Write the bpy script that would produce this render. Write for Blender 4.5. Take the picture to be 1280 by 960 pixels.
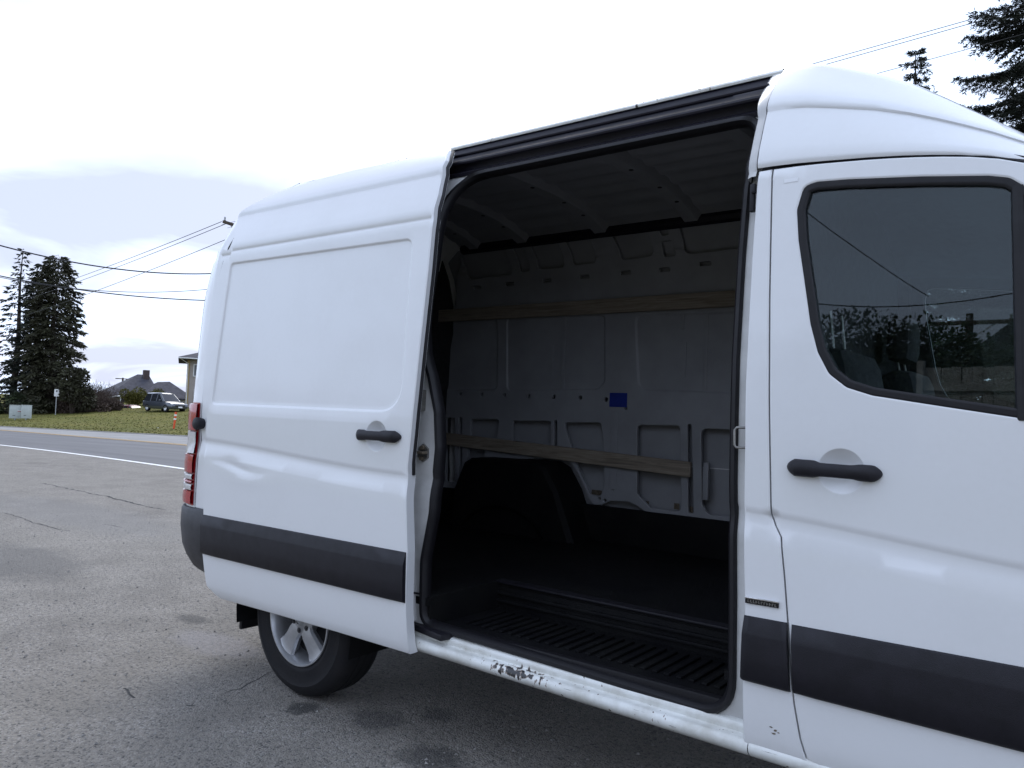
import bpy, bmesh, math, random
import numpy as np
from mathutils import Vector, Matrix
from mathutils.geometry import delaunay_2d_cdt
for o in list(bpy.data.objects): bpy.data.objects.remove(o)
scn = bpy.context.scene
COL = scn.collection
R = math.radians
# ------------------------------------------------------------------ camera
CAM = np.array([0.8915, -3.2234, 1.3557]); YAW, PIT, ROL, FPX = 0.6529, 0.0374, 0.0391, 970.25
PW, PH = 1280.0, 960.0
FW = np.array([-math.sin(YAW)*math.cos(PIT), math.cos(YAW)*math.cos(PIT), math.sin(PIT)])
_r0 = np.array([math.cos(YAW), math.sin(YAW), 0.0]); _u0 = np.cross(_r0, FW)
RT = math.cos(ROL)*_r0 + math.sin(ROL)*_u0; UP = -math.sin(ROL)*_r0 + math.cos(ROL)*_u0
cd = bpy.data.cameras.new('camera'); cam = bpy.data.objects.new('camera', cd); COL.objects.link(cam)
cd.sensor_width = 36.0; cd.lens = 36.0*FPX/PW; cd.clip_start = 0.05; cd.clip_end = 5000
cam.matrix_world = Matrix(((RT[0], UP[0], -FW[0], CAM[0]), (RT[1], UP[1], -FW[1], CAM[1]), (RT[2], UP[2], -FW[2], CAM[2]), (0, 0, 0, 1)))
scn.camera = cam
# ------------------------------------------------------------------ sky, sun, exposure
SUN_EL, SUN_AZ = 46.0, -42.0      # degrees; azimuth clockwise from +Y (behind the van)
w = bpy.data.worlds.new('World'); scn.world = w; w.use_nodes = True
nt = w.node_tree; nt.nodes.clear()
def wn(t, **k):
    n = nt.nodes.new(t)
    for a, b in k.items(): setattr(n, a, b)
    return n
wl = nt.links.new
out = wn('ShaderNodeOutputWorld'); bg = wn('ShaderNodeBackground'); wl(bg.outputs[0], out.inputs[0])
sky = wn('ShaderNodeTexSky', sky_type='NISHITA', sun_disc=False)
sky.sun_elevation = R(SUN_EL); sky.sun_rotation = R(SUN_AZ); sky.air_density = 1.0; sky.dust_density = 2.0
tc = wn('ShaderNodeTexCoord'); sep = wn('ShaderNodeSeparateXYZ'); wl(tc.outputs['Generated'], sep.inputs[0])
mz = wn('ShaderNodeMath', operation='MAXIMUM'); wl(sep.outputs[2], mz.inputs[0]); mz.inputs[1].default_value = 0.0
az = wn('ShaderNodeMath', operation='ADD'); wl(mz.outputs[0], az.inputs[0]); az.inputs[1].default_value = 0.11
dx = wn('ShaderNodeMath', operation='DIVIDE'); wl(sep.outputs[0], dx.inputs[0]); wl(az.outputs[0], dx.inputs[1])
dy = wn('ShaderNodeMath', operation='DIVIDE'); wl(sep.outputs[1], dy.inputs[0]); wl(az.outputs[0], dy.inputs[1])
cmb = wn('ShaderNodeCombineXYZ'); wl(dx.outputs[0], cmb.inputs[0]); wl(dy.outputs[0], cmb.inputs[1]); cmb.inputs[2].default_value = 7.3
n1 = wn('ShaderNodeTexNoise'); n1.inputs['Scale'].default_value = 0.55; n1.inputs['Detail'].default_value = 6; n1.inputs['Roughness'].default_value = 0.52; n1.inputs['Distortion'].default_value = 0.5
wl(cmb.outputs[0], n1.inputs['Vector'])
r1 = wn('ShaderNodeValToRGB'); wl(n1.outputs[0], r1.inputs[0])
e = r1.color_ramp.elements
e[0].position = 0.36; e[0].color = (0.66, 0.73, 0.95, 1)
e[1].position = 0.58; e[1].color = (1.08, 1.29, 1.68, 1)
m_ = e.new(0.45); m_.color = (0.97, 1.10, 1.42, 1)
scl = wn('ShaderNodeVectorMath', operation='SCALE'); wl(r1.outputs[0], scl.inputs[0]); scl.inputs['Scale'].default_value = 8.6
mix = wn('ShaderNodeMix', data_type='RGBA'); mix.inputs[0].default_value = 0.88
wl(sky.outputs[0], mix.inputs[6]); wl(scl.outputs[0], mix.inputs[7])
wl(mix.outputs[2], bg.inputs[0]); bg.inputs[1].default_value = 0.1
sd_ = bpy.data.lights.new('sun', 'SUN'); sd_.energy = 1.5; sd_.angle = R(32); sd_.color = (1.0, 0.97, 0.92)
sun = bpy.data.objects.new('sun', sd_); COL.objects.link(sun)
sdir = Vector((math.sin(R(SUN_AZ))*math.cos(R(SUN_EL)), math.cos(R(SUN_AZ))*math.cos(R(SUN_EL)), math.sin(R(SUN_EL))))
sun.rotation_euler = (-sdir).to_track_quat('-Z', 'Y').to_euler(); sun.location = (0, 30, 40)
scn.render.engine = 'CYCLES'
scn.view_settings.view_transform = 'Standard'; scn.view_settings.look = 'None'
scn.view_settings.exposure = 0.40; scn.view_settings.gamma = 1.0; scn.view_settings.use_curve_mapping = False
scn.render.resolution_x = 1024; scn.render.resolution_y = 768
scn.cycles.max_bounces = 10; scn.cycles.transparent_max_bounces = 16

# ------------------------------------------------------------------ pixel helpers (directions only)
def ray(px, py): return FW + (px-PW/2)/FPX*RT - (py-PH/2)/FPX*UP
def on(px, py, ax, v):
    d = ray(px, py); k = 'xyz'.index(ax); return CAM + (v-CAM[k])/d[k]*d
def at(px, py, D): return CAM + D*ray(px, py)          # depth D along the viewing axis

# ------------------------------------------------------------------ materials
MATS = {}
def mat(name, col=(.5, .5, .5), rough=.5, metal=0., coat=0., var=0., vscale=8., bump=0., bscale=60., spec=.5, build=None, vcol=None, det=5):
    m = bpy.data.materials.new(name); m.use_nodes = True; MATS[name] = m
    t = m.node_tree; b = t.nodes['Principled BSDF']
    b.inputs['Base Color'].default_value = (*col, 1); b.inputs['Roughness'].default_value = rough
    b.inputs['Metallic'].default_value = metal; b.inputs['Coat Weight'].default_value = coat
    b.inputs['Coat Roughness'].default_value = .04; b.inputs['Specular IOR Level'].default_value = spec
    m['co'] = 1
    tcn = t.nodes.new('ShaderNodeTexCoord'); V = tcn.outputs['Object']
    if var > 0:
        n = t.nodes.new('ShaderNodeTexNoise'); n.inputs['Scale'].default_value = vscale; n.inputs['Detail'].default_value = det
        n.inputs['Roughness'].default_value = .6
        t.links.new(V, n.inputs['Vector'])
        rp = t.nodes.new('ShaderNodeValToRGB'); t.links.new(n.outputs[0], rp.inputs[0])
        c2 = vcol or tuple(c*(1-var) for c in col)
        rp.color_ramp.elements[0].position = .35; rp.color_ramp.elements[1].position = .65
        rp.color_ramp.elements[0].color = (*c2, 1); rp.color_ramp.elements[1].color = (*col, 1)
        t.links.new(rp.outputs[0], b.inputs['Base Color'])
        mr = t.nodes.new('ShaderNodeMapRange'); t.links.new(n.outputs[0], mr.inputs[0])
        mr.inputs[3].default_value = min(1, rough*1.25); mr.inputs[4].default_value = rough*.85
        t.links.new(mr.outputs[0], b.inputs['Roughness'])
    if bump > 0:
        n = t.nodes.new('ShaderNodeTexNoise'); n.inputs['Scale'].default_value = bscale; n.inputs['Detail'].default_value = 4
        t.links.new(V, n.inputs['Vector'])
        bp = t.nodes.new('ShaderNodeBump'); bp.inputs['Strength'].default_value = bump; bp.inputs['Distance'].default_value = .01
        t.links.new(n.outputs[0], bp.inputs['Height']); t.links.new(bp.outputs[0], b.inputs['Normal'])
    if build: build(t, b, V)
    return m
def nd(t, typ, **k):
    n = t.nodes.new(typ)
    for a, v in k.items(): setattr(n, a, v)
    return n
def mth(t, op, a, b=None, c=None):
    n = t.nodes.new('ShaderNodeMath'); n.operation = op
    for i, v in enumerate((a, b, c)):
        if v is None: continue
        if isinstance(v, (int, float)): n.inputs[i].default_value = v
        else: t.links.new(v, n.inputs[i])
    return n.outputs[0]
def cmix(t, f, a, b):
    n = t.nodes.new('ShaderNodeMix'); n.data_type = 'RGBA'
    for i, v in ((0, f), (6, a), (7, b)):
        if isinstance(v, (int, float)): n.inputs[i].default_value = v
        elif isinstance(v, tuple): n.inputs[i].default_value = (*v, 1)
        else: t.links.new(v, n.inputs[i])
    return n.outputs[2]
def noise(t, V, scale, det=4, rough=.55, dist=0.):
    n = t.nodes.new('ShaderNodeTexNoise'); n.inputs['Scale'].default_value = scale; n.inputs['Detail'].default_value = det
    n.inputs['Roughness'].default_value = rough; n.inputs['Distortion'].default_value = dist
    t.links.new(V, n.inputs['Vector']); return n.outputs[0]
def ramp(t, f, *stops):
    n = t.nodes.new('ShaderNodeValToRGB'); t.links.new(f, n.inputs[0]); el = n.color_ramp.elements
    while len(el) < len(stops): el.new(.5)
    for e_, (p, c) in zip(el, stops):
        e_.position = p; e_.color = (c, c, c, 1) if isinstance(c, (int, float)) else (*c, 1)
    return n.outputs[0]
def blob(t, V, c, rad, soft=.5, nz=None, amt=.5, sx=1., sy=1.):
    """mask of a stain with its own ragged shape round a point of the ground"""
    m = nd(t, 'ShaderNodeMapping'); t.links.new(V, m.inputs[0]); m.inputs['Location'].default_value = (-c[0]*sx, -c[1]*sy, 0)
    m.inputs['Scale'].default_value = (sx, sy, 0)
    l = nd(t, 'ShaderNodeVectorMath', operation='LENGTH'); t.links.new(m.outputs[0], l.inputs[0])
    d = l.outputs['Value']
    if nz is not None: d = mth(t, 'ADD', d, mth(t, 'MULTIPLY', mth(t, 'SUBTRACT', nz, .5), amt))
    r = nd(t, 'ShaderNodeMapRange'); t.links.new(d, r.inputs[0])
    r.inputs[1].default_value = rad; r.inputs[2].default_value = rad*(1-soft); r.inputs[3].default_value = 0; r.inputs[4].default_value = 1
    return r.outputs[0]
def bumpn(t, b, h, strength, dist):
    bp = nd(t, 'ShaderNodeBump'); bp.inputs['Strength'].default_value = strength; bp.inputs['Distance'].default_value = dist
    t.links.new(h, bp.inputs['Height']); t.links.new(bp.outputs[0], b.inputs['Normal'])
def b_paint(t, b, V):
    f = noise(t, V, 3.0, 5); g = noise(t, V, 55, 3)
    dirt = ramp(t, mth(t, 'ADD', mth(t, 'MULTIPLY', f, .75), mth(t, 'MULTIPLY', g, .25)), (.44, 0), (.72, 1))
    t.links.new(cmix(t, mth(t, 'MULTIPLY', dirt, .14), (.74, .745, .75), (.52, .51, .48)), b.inputs['Base Color'])
    t.links.new(mth(t, 'ADD', .30, mth(t, 'MULTIPLY', dirt, .14)), b.inputs['Roughness'])
    t.links.new(mth(t, 'ADD', .05, mth(t, 'MULTIPLY', dirt, .06)), b.inputs['Coat Roughness'])
    bumpn(t, b, noise(t, V, 5, 2), .05, .02)
def b_sill(t, b, V):
    sp = nd(t, 'ShaderNodeSeparateXYZ'); t.links.new(V, sp.inputs[0])
    X, Y, Z = sp.outputs
    st = nd(t, 'ShaderNodeMapping'); t.links.new(V, st.inputs[0]); st.inputs['Scale'].default_value = (38, 38, 14)
    n = nd(t, 'ShaderNodeTexNoise'); n.inputs['Scale'].default_value = 1.6; n.inputs['Detail'].default_value = 6; t.links.new(st.outputs[0], n.inputs['Vector'])
    win = mth(t, 'SUBTRACT', 1, mth(t, 'MULTIPLY', mth(t, 'ABSOLUTE', mth(t, 'SUBTRACT', X, -.76)), 4.6))
    wz = mth(t, 'SUBTRACT', 1, mth(t, 'MULTIPLY', mth(t, 'ABSOLUTE', mth(t, 'SUBTRACT', Z, .432)), 38.))
    k = mth(t, 'MULTIPLY', mth(t, 'MAXIMUM', win, 0.), mth(t, 'MAXIMUM', wz, 0.))
    chip = mth(t, 'GREATER_THAN', mth(t, 'ADD', n.outputs[0], mth(t, 'MULTIPLY', k, .31)), .71)
    st2 = nd(t, 'ShaderNodeMapping'); t.links.new(V, st2.inputs[0]); st2.inputs['Scale'].default_value = (6, 6, 150)
    n2 = noise(t, st2.outputs[0], 1.3, 5)
    scr = mth(t, 'MULTIPLY', mth(t, 'GREATER_THAN', n2, .70), mth(t, 'LESS_THAN', Z, .445))
    grime = ramp(t, noise(t, V, 9, 6, .65), (.42, 0), (.70, 1))
    c = cmix(t, mth(t, 'MULTIPLY', grime, .55), (.74, .75, .72), (.36, .34, .28))
    rust = mth(t, 'GREATER_THAN', mth(t, 'ADD', n.outputs[0], mth(t, 'MULTIPLY', k, .34)), .675)
    c = cmix(t, mth(t, 'MULTIPLY', rust, .8), c, (.13, .07, .035))
    c = cmix(t, mth(t, 'MINIMUM', mth(t, 'ADD', chip, mth(t, 'MULTIPLY', scr, .7)), 1.), c, (.02, .02, .022))
    t.links.new(c, b.inputs['Base Color'])
mat('paint', (.8, .8, .8), .3, coat=.9, build=b_paint)
mat('sill_paint', (.75, .75, .73), .42, coat=.4, build=b_sill)
mat('jamb', (.66, .66, .65), .38, coat=.4, var=.22, vscale=7, bump=.05, bscale=25)
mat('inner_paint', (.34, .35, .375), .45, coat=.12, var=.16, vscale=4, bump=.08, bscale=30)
mat('trim', (.012, .011, .016), .48, spec=.35, var=.35, vscale=16, bump=.12, bscale=420)
mat('bumper_plastic', (.050, .050, .056), .5, var=.4, vscale=10, bump=.1, bscale=300)
mat('rubber', (.008, .0075, .010), .48, spec=.35, var=.3, vscale=20, bump=.05, bscale=120)
mat('tyre', (.009, .009, .011), .75, spec=.3, var=.4, vscale=14, vcol=(.016, .015, .016), bump=.15, bscale=80)
mat('channel', (.012, .011, .020), .42, spec=.3, var=.4, vscale=9, bump=.05)
mat('floor_black', (.0045, .0045, .006), .62, spec=.14, var=.4, vscale=6, vcol=(.009, .009, .009), bump=.2, bscale=160)
mat('alloy', (.55, .56, .58), .36, metal=.75, var=.25, vscale=12)
mat('alloy_dark', (.06, .06, .065), .5, metal=.5)
mat('steel', (.33, .32, .30), .38, metal=.9, var=.4, vscale=40)
mat('zinc_rust', (.24, .20, .15), .5, metal=.6, var=.5, vscale=45)
mat('chrome', (.8, .8, .82), .12, metal=1.)
mat('black_gloss', (.01, .01, .012), .15)
mat('tail_red', (.42, .012, .018), .18, coat=.6, var=.2, vscale=60)
mat('tail_clear', (.62, .60, .58), .22, coat=.6, var=.2, vscale=60)
mat('wood', (.40, .30, .20), .7, bump=.2, bscale=90, build=lambda t, b, V: (
    t.links.new(ramp(t, (lambda mp: (t.links.new(V, mp.inputs[0]), mp.inputs['Scale'].__setattr__('default_value', (1.6, 18, 26)), noise(t, mp.outputs[0], 2.4, 6, .6, 1.2))[-1])(nd(t, 'ShaderNodeMapping')),
        (.3, (.17, .14, .11)), (.55, (.30, .255, .20)), (.75, (.38, .33, .265))), b.inputs['Base Color'])))
mat('blue_sticker', (.02, .04, .30), .4, var=.2, vscale=30)
mat('white_sticker', (.85, .86, .88), .4)
mat('seat', (.035, .036, .042), .85, var=.3, vscale=40, bump=.2, bscale=300)
mat('orange', (.80, .10, .02), .5, var=.2, vscale=14)
mat('reflect_white', (.82, .82, .80), .35)
mat('cabinet', (.46, .50, .48), .45, var=.12, vscale=6)
mat('galv', (.42, .43, .44), .45, metal=.5, var=.2, vscale=20)
mat('sign_white', (.78, .78, .78), .4, var=.06, vscale=9)
mat('sign_black', (.02, .02, .02), .4)
mat('pole_wood', (.10, .075, .055), .85, var=.4, vscale=5, bump=.3, bscale=30)
mat('wire', (.02, .02, .022), .6)
mat('shingle', (.045, .045, .060), .9, var=.35, vscale=2.5, bump=.4, bscale=18)
mat('stucco', (.36, .315, .285), .85, var=.12, vscale=3, bump=.2, bscale=40)
mat('stucco_ochre', (.34, .25, .10), .85, var=.15, vscale=4)
mat('siding', (.34, .27, .22), .8, var=.2, vscale=3)
mat('white_trim', (.72, .72, .70), .5, var=.08, vscale=5)
mat('brick', (.085, .06, .055), .85, var=.35, vscale=8)
mat('concrete', (.15, .145, .135), .85, var=.22, vscale=1.5, bump=.2, bscale=50)
mat('car_blue', (.075, .085, .105), .28, metal=.4, coat=1.)
mat('car_red', (.22, .03, .03), .3, coat=1.)
mat('car_grey', (.10, .11, .12), .45, metal=.1, coat=.3)
mat('car_glass', (.025, .028, .034), .06, coat=.5)
mat('lamp_lens', (.75, .76, .78), .15, coat=.5)
mat('bark', (.055, .040, .030), .9, var=.4, vscale=9, bump=.5, bscale=25)
mat('twig', (.10, .070, .055), .9, var=.3, vscale=5)
def leafmat(name, c, c2, sc=1.2):
    def bl(t, b, V):
        t.links.new(cmix(t, ramp(t, noise(t, V, sc, 4), (.38, 0), (.64, 1)), c, c2), b.inputs['Base Color'])
        b.inputs['Subsurface Weight'].default_value = 0
    return mat(name, c, .75, build=bl, spec=.25)
leafmat('needle_dark', (.015, .020, .015), (.030, .036, .024))
leafmat('needle_brown', (.028, .026, .016), (.050, .052, .026))
leafmat('needle_near', (.010, .013, .010), (.022, .027, .018), 3.)
leafmat('leaf_olive', (.085, .085, .018), (.14, .13, .03), 2.)
leafmat('leaf_dark', (.020, .030, .014), (.045, .060, .024), 1.5)
def b_glass(t, b, V):
    o = [n for n in t.nodes if n.type == 'OUTPUT_MATERIAL'][0]
    tr = nd(t, 'ShaderNodeBsdfTransparent'); tr.inputs[0].default_value = (.74, .80, .80, 1)
    gl = nd(t, 'ShaderNodeBsdfGlossy'); gl.inputs['Roughness'].default_value = .0; gl.inputs[0].default_value = (.92, .97, 1., 1)
    fr = nd(t, 'ShaderNodeFresnel'); fr.inputs[0].default_value = 1.42
    mx = nd(t, 'ShaderNodeMixShader'); t.links.new(fr.outputs[0], mx.inputs[0]); t.links.new(tr.outputs[0], mx.inputs[1]); t.links.new(gl.outputs[0], mx.inputs[2])
    t.links.new(mx.outputs[0], o.inputs[0])
mat('glass', (.5, .5, .5), build=b_glass)
def b_lot(t, b, V):
    v1 = nd(t, 'ShaderNodeTexVoronoi'); v1.inputs['Scale'].default_value = 125; t.links.new(V, v1.inputs['Vector'])
    sh = nd(t, 'ShaderNodeSeparateXYZ'); t.links.new(v1.outputs['Color'], sh.inputs[0])
    big = noise(t, V, .35, 5, .6); mid = noise(t, V, 2.2, 6, .65); fine = noise(t, V, 38, 4, .7)
    base = cmix(t, ramp(t, big, (.36, 0), (.66, 1)), (.172, .155, .134), (.232, .212, .182))
    base = cmix(t, ramp(t, mid, (.40, 0), (.68, .75)), base, (.258, .235, .204))
    base = cmix(t, mth(t, 'MULTIPLY', ramp(t, fine, (.36, 1), (.52, 0)), .60), base, (.055, .053, .052))
    peb = mth(t, 'MULTIPLY', ramp(t, sh.outputs[0], (.78, 0), (.92, 1)), ramp(t, mid, (.38, .12), (.66, .62)))
    base = cmix(t, peb, base, (.36, .34, .32))
    drk = ramp(t, sh.outputs[1], (.90, 0), (.97, .8))
    base = cmix(t, drk, base, (.03, .03, .032))
    nz = noise(t, V, 5, 6, .7); nf = noise(t, V, 15, 6, .7)
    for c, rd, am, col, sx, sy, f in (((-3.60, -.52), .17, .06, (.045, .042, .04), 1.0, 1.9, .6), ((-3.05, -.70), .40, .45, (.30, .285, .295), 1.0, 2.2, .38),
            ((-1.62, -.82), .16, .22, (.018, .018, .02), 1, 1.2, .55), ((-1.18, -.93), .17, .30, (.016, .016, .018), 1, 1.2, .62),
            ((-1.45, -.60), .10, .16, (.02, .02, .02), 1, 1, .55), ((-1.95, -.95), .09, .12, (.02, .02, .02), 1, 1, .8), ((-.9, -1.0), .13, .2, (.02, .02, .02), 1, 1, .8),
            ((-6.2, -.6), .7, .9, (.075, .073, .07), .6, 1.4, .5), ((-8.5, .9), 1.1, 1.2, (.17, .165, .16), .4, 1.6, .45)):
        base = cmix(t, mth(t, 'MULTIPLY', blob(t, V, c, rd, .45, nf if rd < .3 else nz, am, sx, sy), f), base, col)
    t.links.new(base, b.inputs['Base Color'])
    h = mth(t, 'ADD', mth(t, 'MULTIPLY', v1.outputs['Distance'], -.6), mth(t, 'MULTIPLY', fine, .8))
    bumpn(t, b, h, .8, .014)
    b.inputs['Roughness'].default_value = .88
mat('lot', (.12, .12, .12), .88, build=b_lot)
def b_road(t, b, V):
    st = nd(t, 'ShaderNodeMapping'); t.links.new(V, st.inputs[0]); st.inputs['Scale'].default_value = (.12, 1.1, 1)
    s = noise(t, st.outputs[0], 1.2, 5, .6); f = noise(t, V, 45, 3, .7)
    c = cmix(t, ramp(t, s, (.38, 0), (.64, 1)), (.082, .082, .088), (.118, .117, .122))
    c = cmix(t, mth(t, 'MULTIPLY', ramp(t, f, (.5, 0), (.7, 1)), .4), c, (.2, .2, .2))
    t.links.new(c, b.inputs['Base Color']); bumpn(t, b, f, .3, .006); b.inputs['Roughness'].default_value = .85
mat('asphalt', (.1, .1, .1), .85, build=b_road)
mat('line_white', (.74, .74, .72), .6, var=.18, vscale=14)
mat('line_yellow', (.50, .30, .09), .65, var=.3, vscale=10, vcol=(.30, .22, .12))
mat('shoulder', (.25, .245, .24), .88, var=.2, vscale=1.1, bump=.25, bscale=60)
mat('crack', (.028, .028, .028), .95, var=.3, vscale=30)
def b_lawn(t, b, V):
    st = nd(t, 'ShaderNodeMapping'); t.links.new(V, st.inputs[0]); st.inputs['Scale'].default_value = (1, 1, 1)
    a = noise(t, V, .22, 5, .65); f = noise(t, V, 4.5, 6, .75); g = noise(t, V, 1.1, 5, .7)
    c = cmix(t, ramp(t, a, (.36, 0), (.64, 1)), (.105, .112, .026), (.165, .150, .040))
    c = cmix(t, ramp(t, g, (.50, 0), (.72, .8)), c, (.20, .16, .075))
    c = cmix(t, ramp(t, f, (.38, .6), (.54, 0)), c, (.045, .050, .014))
    t.links.new(c, b.inputs['Base Color']); bumpn(t, b, f, .8, .08); b.inputs['Roughness'].default_value = .95
    b.inputs['Specular IOR Level'].default_value = .1
mat('lawn', (.1, .1, .03), .95, build=b_lawn)
mat('grit', (.30, .285, .265), .85, var=.55, vscale=9)
leafmat('grass_blade', (.105, .110, .028), (.165, .150, .042), .5)
mat('fence_wood', (.45, .43, .39), .85, var=.35, vscale=6, bump=.2, bscale=30)

# ------------------------------------------------------------------ object helpers
def tag(o, label=None, cat=None, group=None, kind=None):
    if label: o['label'] = label
    if cat: o['category'] = cat
    if group: o['group'] = group
    if kind: o['kind'] = kind
    return o
def empty(name, loc, rz=0., label=None, cat=None, group=None):
    o = bpy.data.objects.new(name, None); COL.objects.link(o); o.empty_display_size = .2
    o.location = loc; o.rotation_euler = (0, 0, rz); tag(o, label, cat, group); return o
def M_of(o):
    m = Matrix.Translation(o.location) @ o.rotation_euler.to_matrix().to_4x4()
    return m
def setpar(o, parent):
    """o holds coordinates of the parent's own space"""
    o.parent = parent
def me_obj(name, verts, faces, m, parent=None, sharp=38, smooth=True, world=True):
    me = bpy.data.meshes.new(name)
    me.from_pydata([tuple(map(float, v)) for v in verts], [], [tuple(map(int, f)) for f in faces]); me.update()
    if smooth:
        me.polygons.foreach_set('use_smooth', [True]*len(me.polygons))
        me.set_sharp_from_angle(angle=R(sharp))
    o = bpy.data.objects.new(name, me); COL.objects.link(o)
    if m: me.materials.append(MATS[m])
    if parent is not None:
        o.parent = parent
        if world:
            root = parent
            mm = Matrix.Identity(4); chain = []
            while root is not None: chain.append(root); root = root.parent
            for c in reversed(chain): mm = mm @ (c.matrix_parent_inverse if c.parent else Matrix.Identity(4)) @ M_of(c)
            o.matrix_parent_inverse = mm.inverted()
    return o
class MB:
    def __init__(s): s.v = []; s.f = []
    def add(s, v, f):
        k = len(s.v); s.v += [tuple(map(float, q)) for q in v]; s.f += [tuple(int(i)+k for i in q) for q in f]; return s
    def box(s, c, d, rot=None, bev=0.):
        bm = bmesh.new(); bmesh.ops.create_cube(bm, size=1.0)
        for vv in bm.verts: vv.co = Vector((vv.co.x*d[0], vv.co.y*d[1], vv.co.z*d[2]))
        if bev > 0: bmesh.ops.bevel(bm, geom=list(bm.edges), offset=min(bev, min(d)*.45), segments=2, affect='EDGES', profile=.6)
        if rot is not None: bmesh.ops.rotate(bm, verts=bm.verts, cent=(0, 0, 0), matrix=rot)
        bm.verts.index_update()
        s.add([(vv.co.x+c[0], vv.co.y+c[1], vv.co.z+c[2]) for vv in bm.verts], [[vv.index for vv in f.verts] for f in bm.faces]); bm.free(); return s
    def tube(s, path, r, n=8, closed=False, caps=True):
        P = [Vector([float(c_) for c_ in p]) for p in path]; N = len(P); rr = r if hasattr(r, '__len__') else [r]*N
        rings = []; prev = None
        for i in range(N):
            a = P[(i-1) % N] if (closed or i > 0) else P[i]; b = P[(i+1) % N] if (closed or i < N-1) else P[i]
            t = (b-a).normalized() if (b-a).length > 1e-9 else Vector((0, 0, 1))
            if prev is None:
                ref = Vector((0, 0, 1)) if abs(t.z) < .9 else Vector((0, 1, 0)); u = t.cross(ref).normalized()
            else: u = (prev - t*prev.dot(t)).normalized()
            prev = u; vv = t.cross(u)
            rings.append([P[i]+float(rr[i])*(math.cos(2*math.pi*j/n)*u+math.sin(2*math.pi*j/n)*vv) for j in range(n)])
        V = [q for rg in rings for q in rg]; F = []
        for i in range(N if closed else N-1):
            i2 = (i+1) % N
            for j in range(n): F.append((i*n+j, i*n+(j+1) % n, i2*n+(j+1) % n, i2*n+j))
        if caps and not closed: F += [tuple(range(n))[::-1], tuple((N-1)*n+j for j in range(n))]
        return s.add(V, F)
    def loft(s, rows, closed=False, flip=False):
        nr, nc = len(rows), len(rows[0]); V = [q for r_ in rows for q in r_]; F = []
        for i in range(nr-1):
            for j in range(nc if closed else nc-1):
                q = (i*nc+j, i*nc+(j+1) % nc, (i+1)*nc+(j+1) % nc, (i+1)*nc+j)
                F.append(q[::-1] if flip else q)
        return s.add(V, F)
    def lathe(s, prof, c, ax='y', n=48, sgn=1):
        """prof = (radius, offset along the axis)"""
        rows = []
        for k in range(n):
            a = 2*math.pi*k/n
            rows.append([(c[0]+r_*math.cos(a), c[1]+h, c[2]+r_*math.sin(a)) if ax == 'y' else (c[0]+r_*math.cos(a), c[1]+r_*math.sin(a), c[2]+h) for r_, h in prof])
        nc = len(prof); V = [q for r_ in rows for q in r_]; F = []
        for i in range(n):
            i2 = (i+1) % n
            for j in range(nc-1):
                q = (i*nc+j, i*nc+j+1, i2*nc+j+1, i2*nc+j); F.append(q if sgn > 0 else q[::-1])
        return s.add(V, F)
    def prism(s, poly, d0, d1, ax='y'):
        """poly in the plane across ax"""
        def P(p, d): return (p[0], d, p[1]) if ax == 'y' else ((d, p[0], p[1]) if ax == 'x' else (p[0], p[1], d))
        n = len(poly); V = [P(p, d0) for p in poly]+[P(p, d1) for p in poly]
        F = [tuple(range(n)), tuple(range(2*n-1, n-1, -1))]+[(i, i+n, (i+1) % n+n, (i+1) % n) for i in range(n)]
        return s.add(V, F)
    def build(s, name, m, parent=None, sharp=38, smooth=True, fix=True, world=True):
        o = me_obj(name, s.v, s.f, m, parent, sharp, smooth, world)
        if fix:
            bm = bmesh.new(); bm.from_mesh(o.data); bmesh.ops.recalc_face_normals(bm, faces=bm.faces); bm.to_mesh(o.data); bm.free()
            if smooth: o.data.set_sharp_from_angle(angle=R(sharp))
        return o
def pts_in(poly, P):
    poly = np.asarray(poly); x, y = P[:, 0], P[:, 1]; ins = np.zeros(len(P), bool); n = len(poly)
    for i in range(n):
        x1, y1 = poly[i]; x2, y2 = poly[(i+1) % n]
        if y1 == y2: continue
        c = ((y1 > y) != (y2 > y)) & (x < (x2-x1)*(y-y1)/(y2-y1)+x1); ins ^= c
    return ins
def seg_d(poly, P, closed=True):
    poly = np.asarray(poly, float); d = np.full(len(P), 1e9); n = len(poly)
    for i in range(n if closed else n-1):
        a = poly[i]; b = poly[(i+1) % n]; ab = b-a; L = ab@ab
        t = np.clip(((P-a)@ab)/(L+1e-12), 0, 1); d = np.minimum(d, np.hypot(*(P-(a+t[:, None]*ab)).T))
    return d
def rpoly(pts, rad, seg=6):
    """polygon with rounded corners; rad number or list"""
    n = len(pts); out_ = []; rr = rad if hasattr(rad, '__len__') else [rad]*n
    for i in range(n):
        p0 = Vector(pts[i-1]); p = Vector(pts[i]); p2 = Vector(pts[(i+1) % n]); r_ = rr[i]
        if r_ <= 0: out_.append(tuple(p)); continue
        a = (p0-p); b = (p2-p); la, lb = a.length, b.length; a.normalize(); b.normalize()
        ang = math.acos(max(-1, min(1, a.dot(b)))); t = min(r_/math.tan(ang/2), la*.48, lb*.48)
        s0 = p+a*t; s1 = p+b*t
        for k in range(seg+1):
            u = k/seg; q = (1-u)**2*s0+2*u*(1-u)*p+u*u*s1; out_.append(tuple(q))
    return out_
def resamp(poly, step, closed=True):
    o = []; n = len(poly)
    for i in range(n if closed else n-1):
        a = np.array(poly[i], float); b = np.array(poly[(i+1) % n], float); L = np.hypot(*(b-a)); k = max(1, int(math.ceil(L/step)))
        for j in range(k): o.append(tuple(a+(b-a)*j/k))
    if not closed: o.append(tuple(poly[-1]))
    return o
def area2(poly): return sum(poly[i-1][0]*poly[i][1]-poly[i][0]*poly[i-1][1] for i in range(len(poly)))
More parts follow.
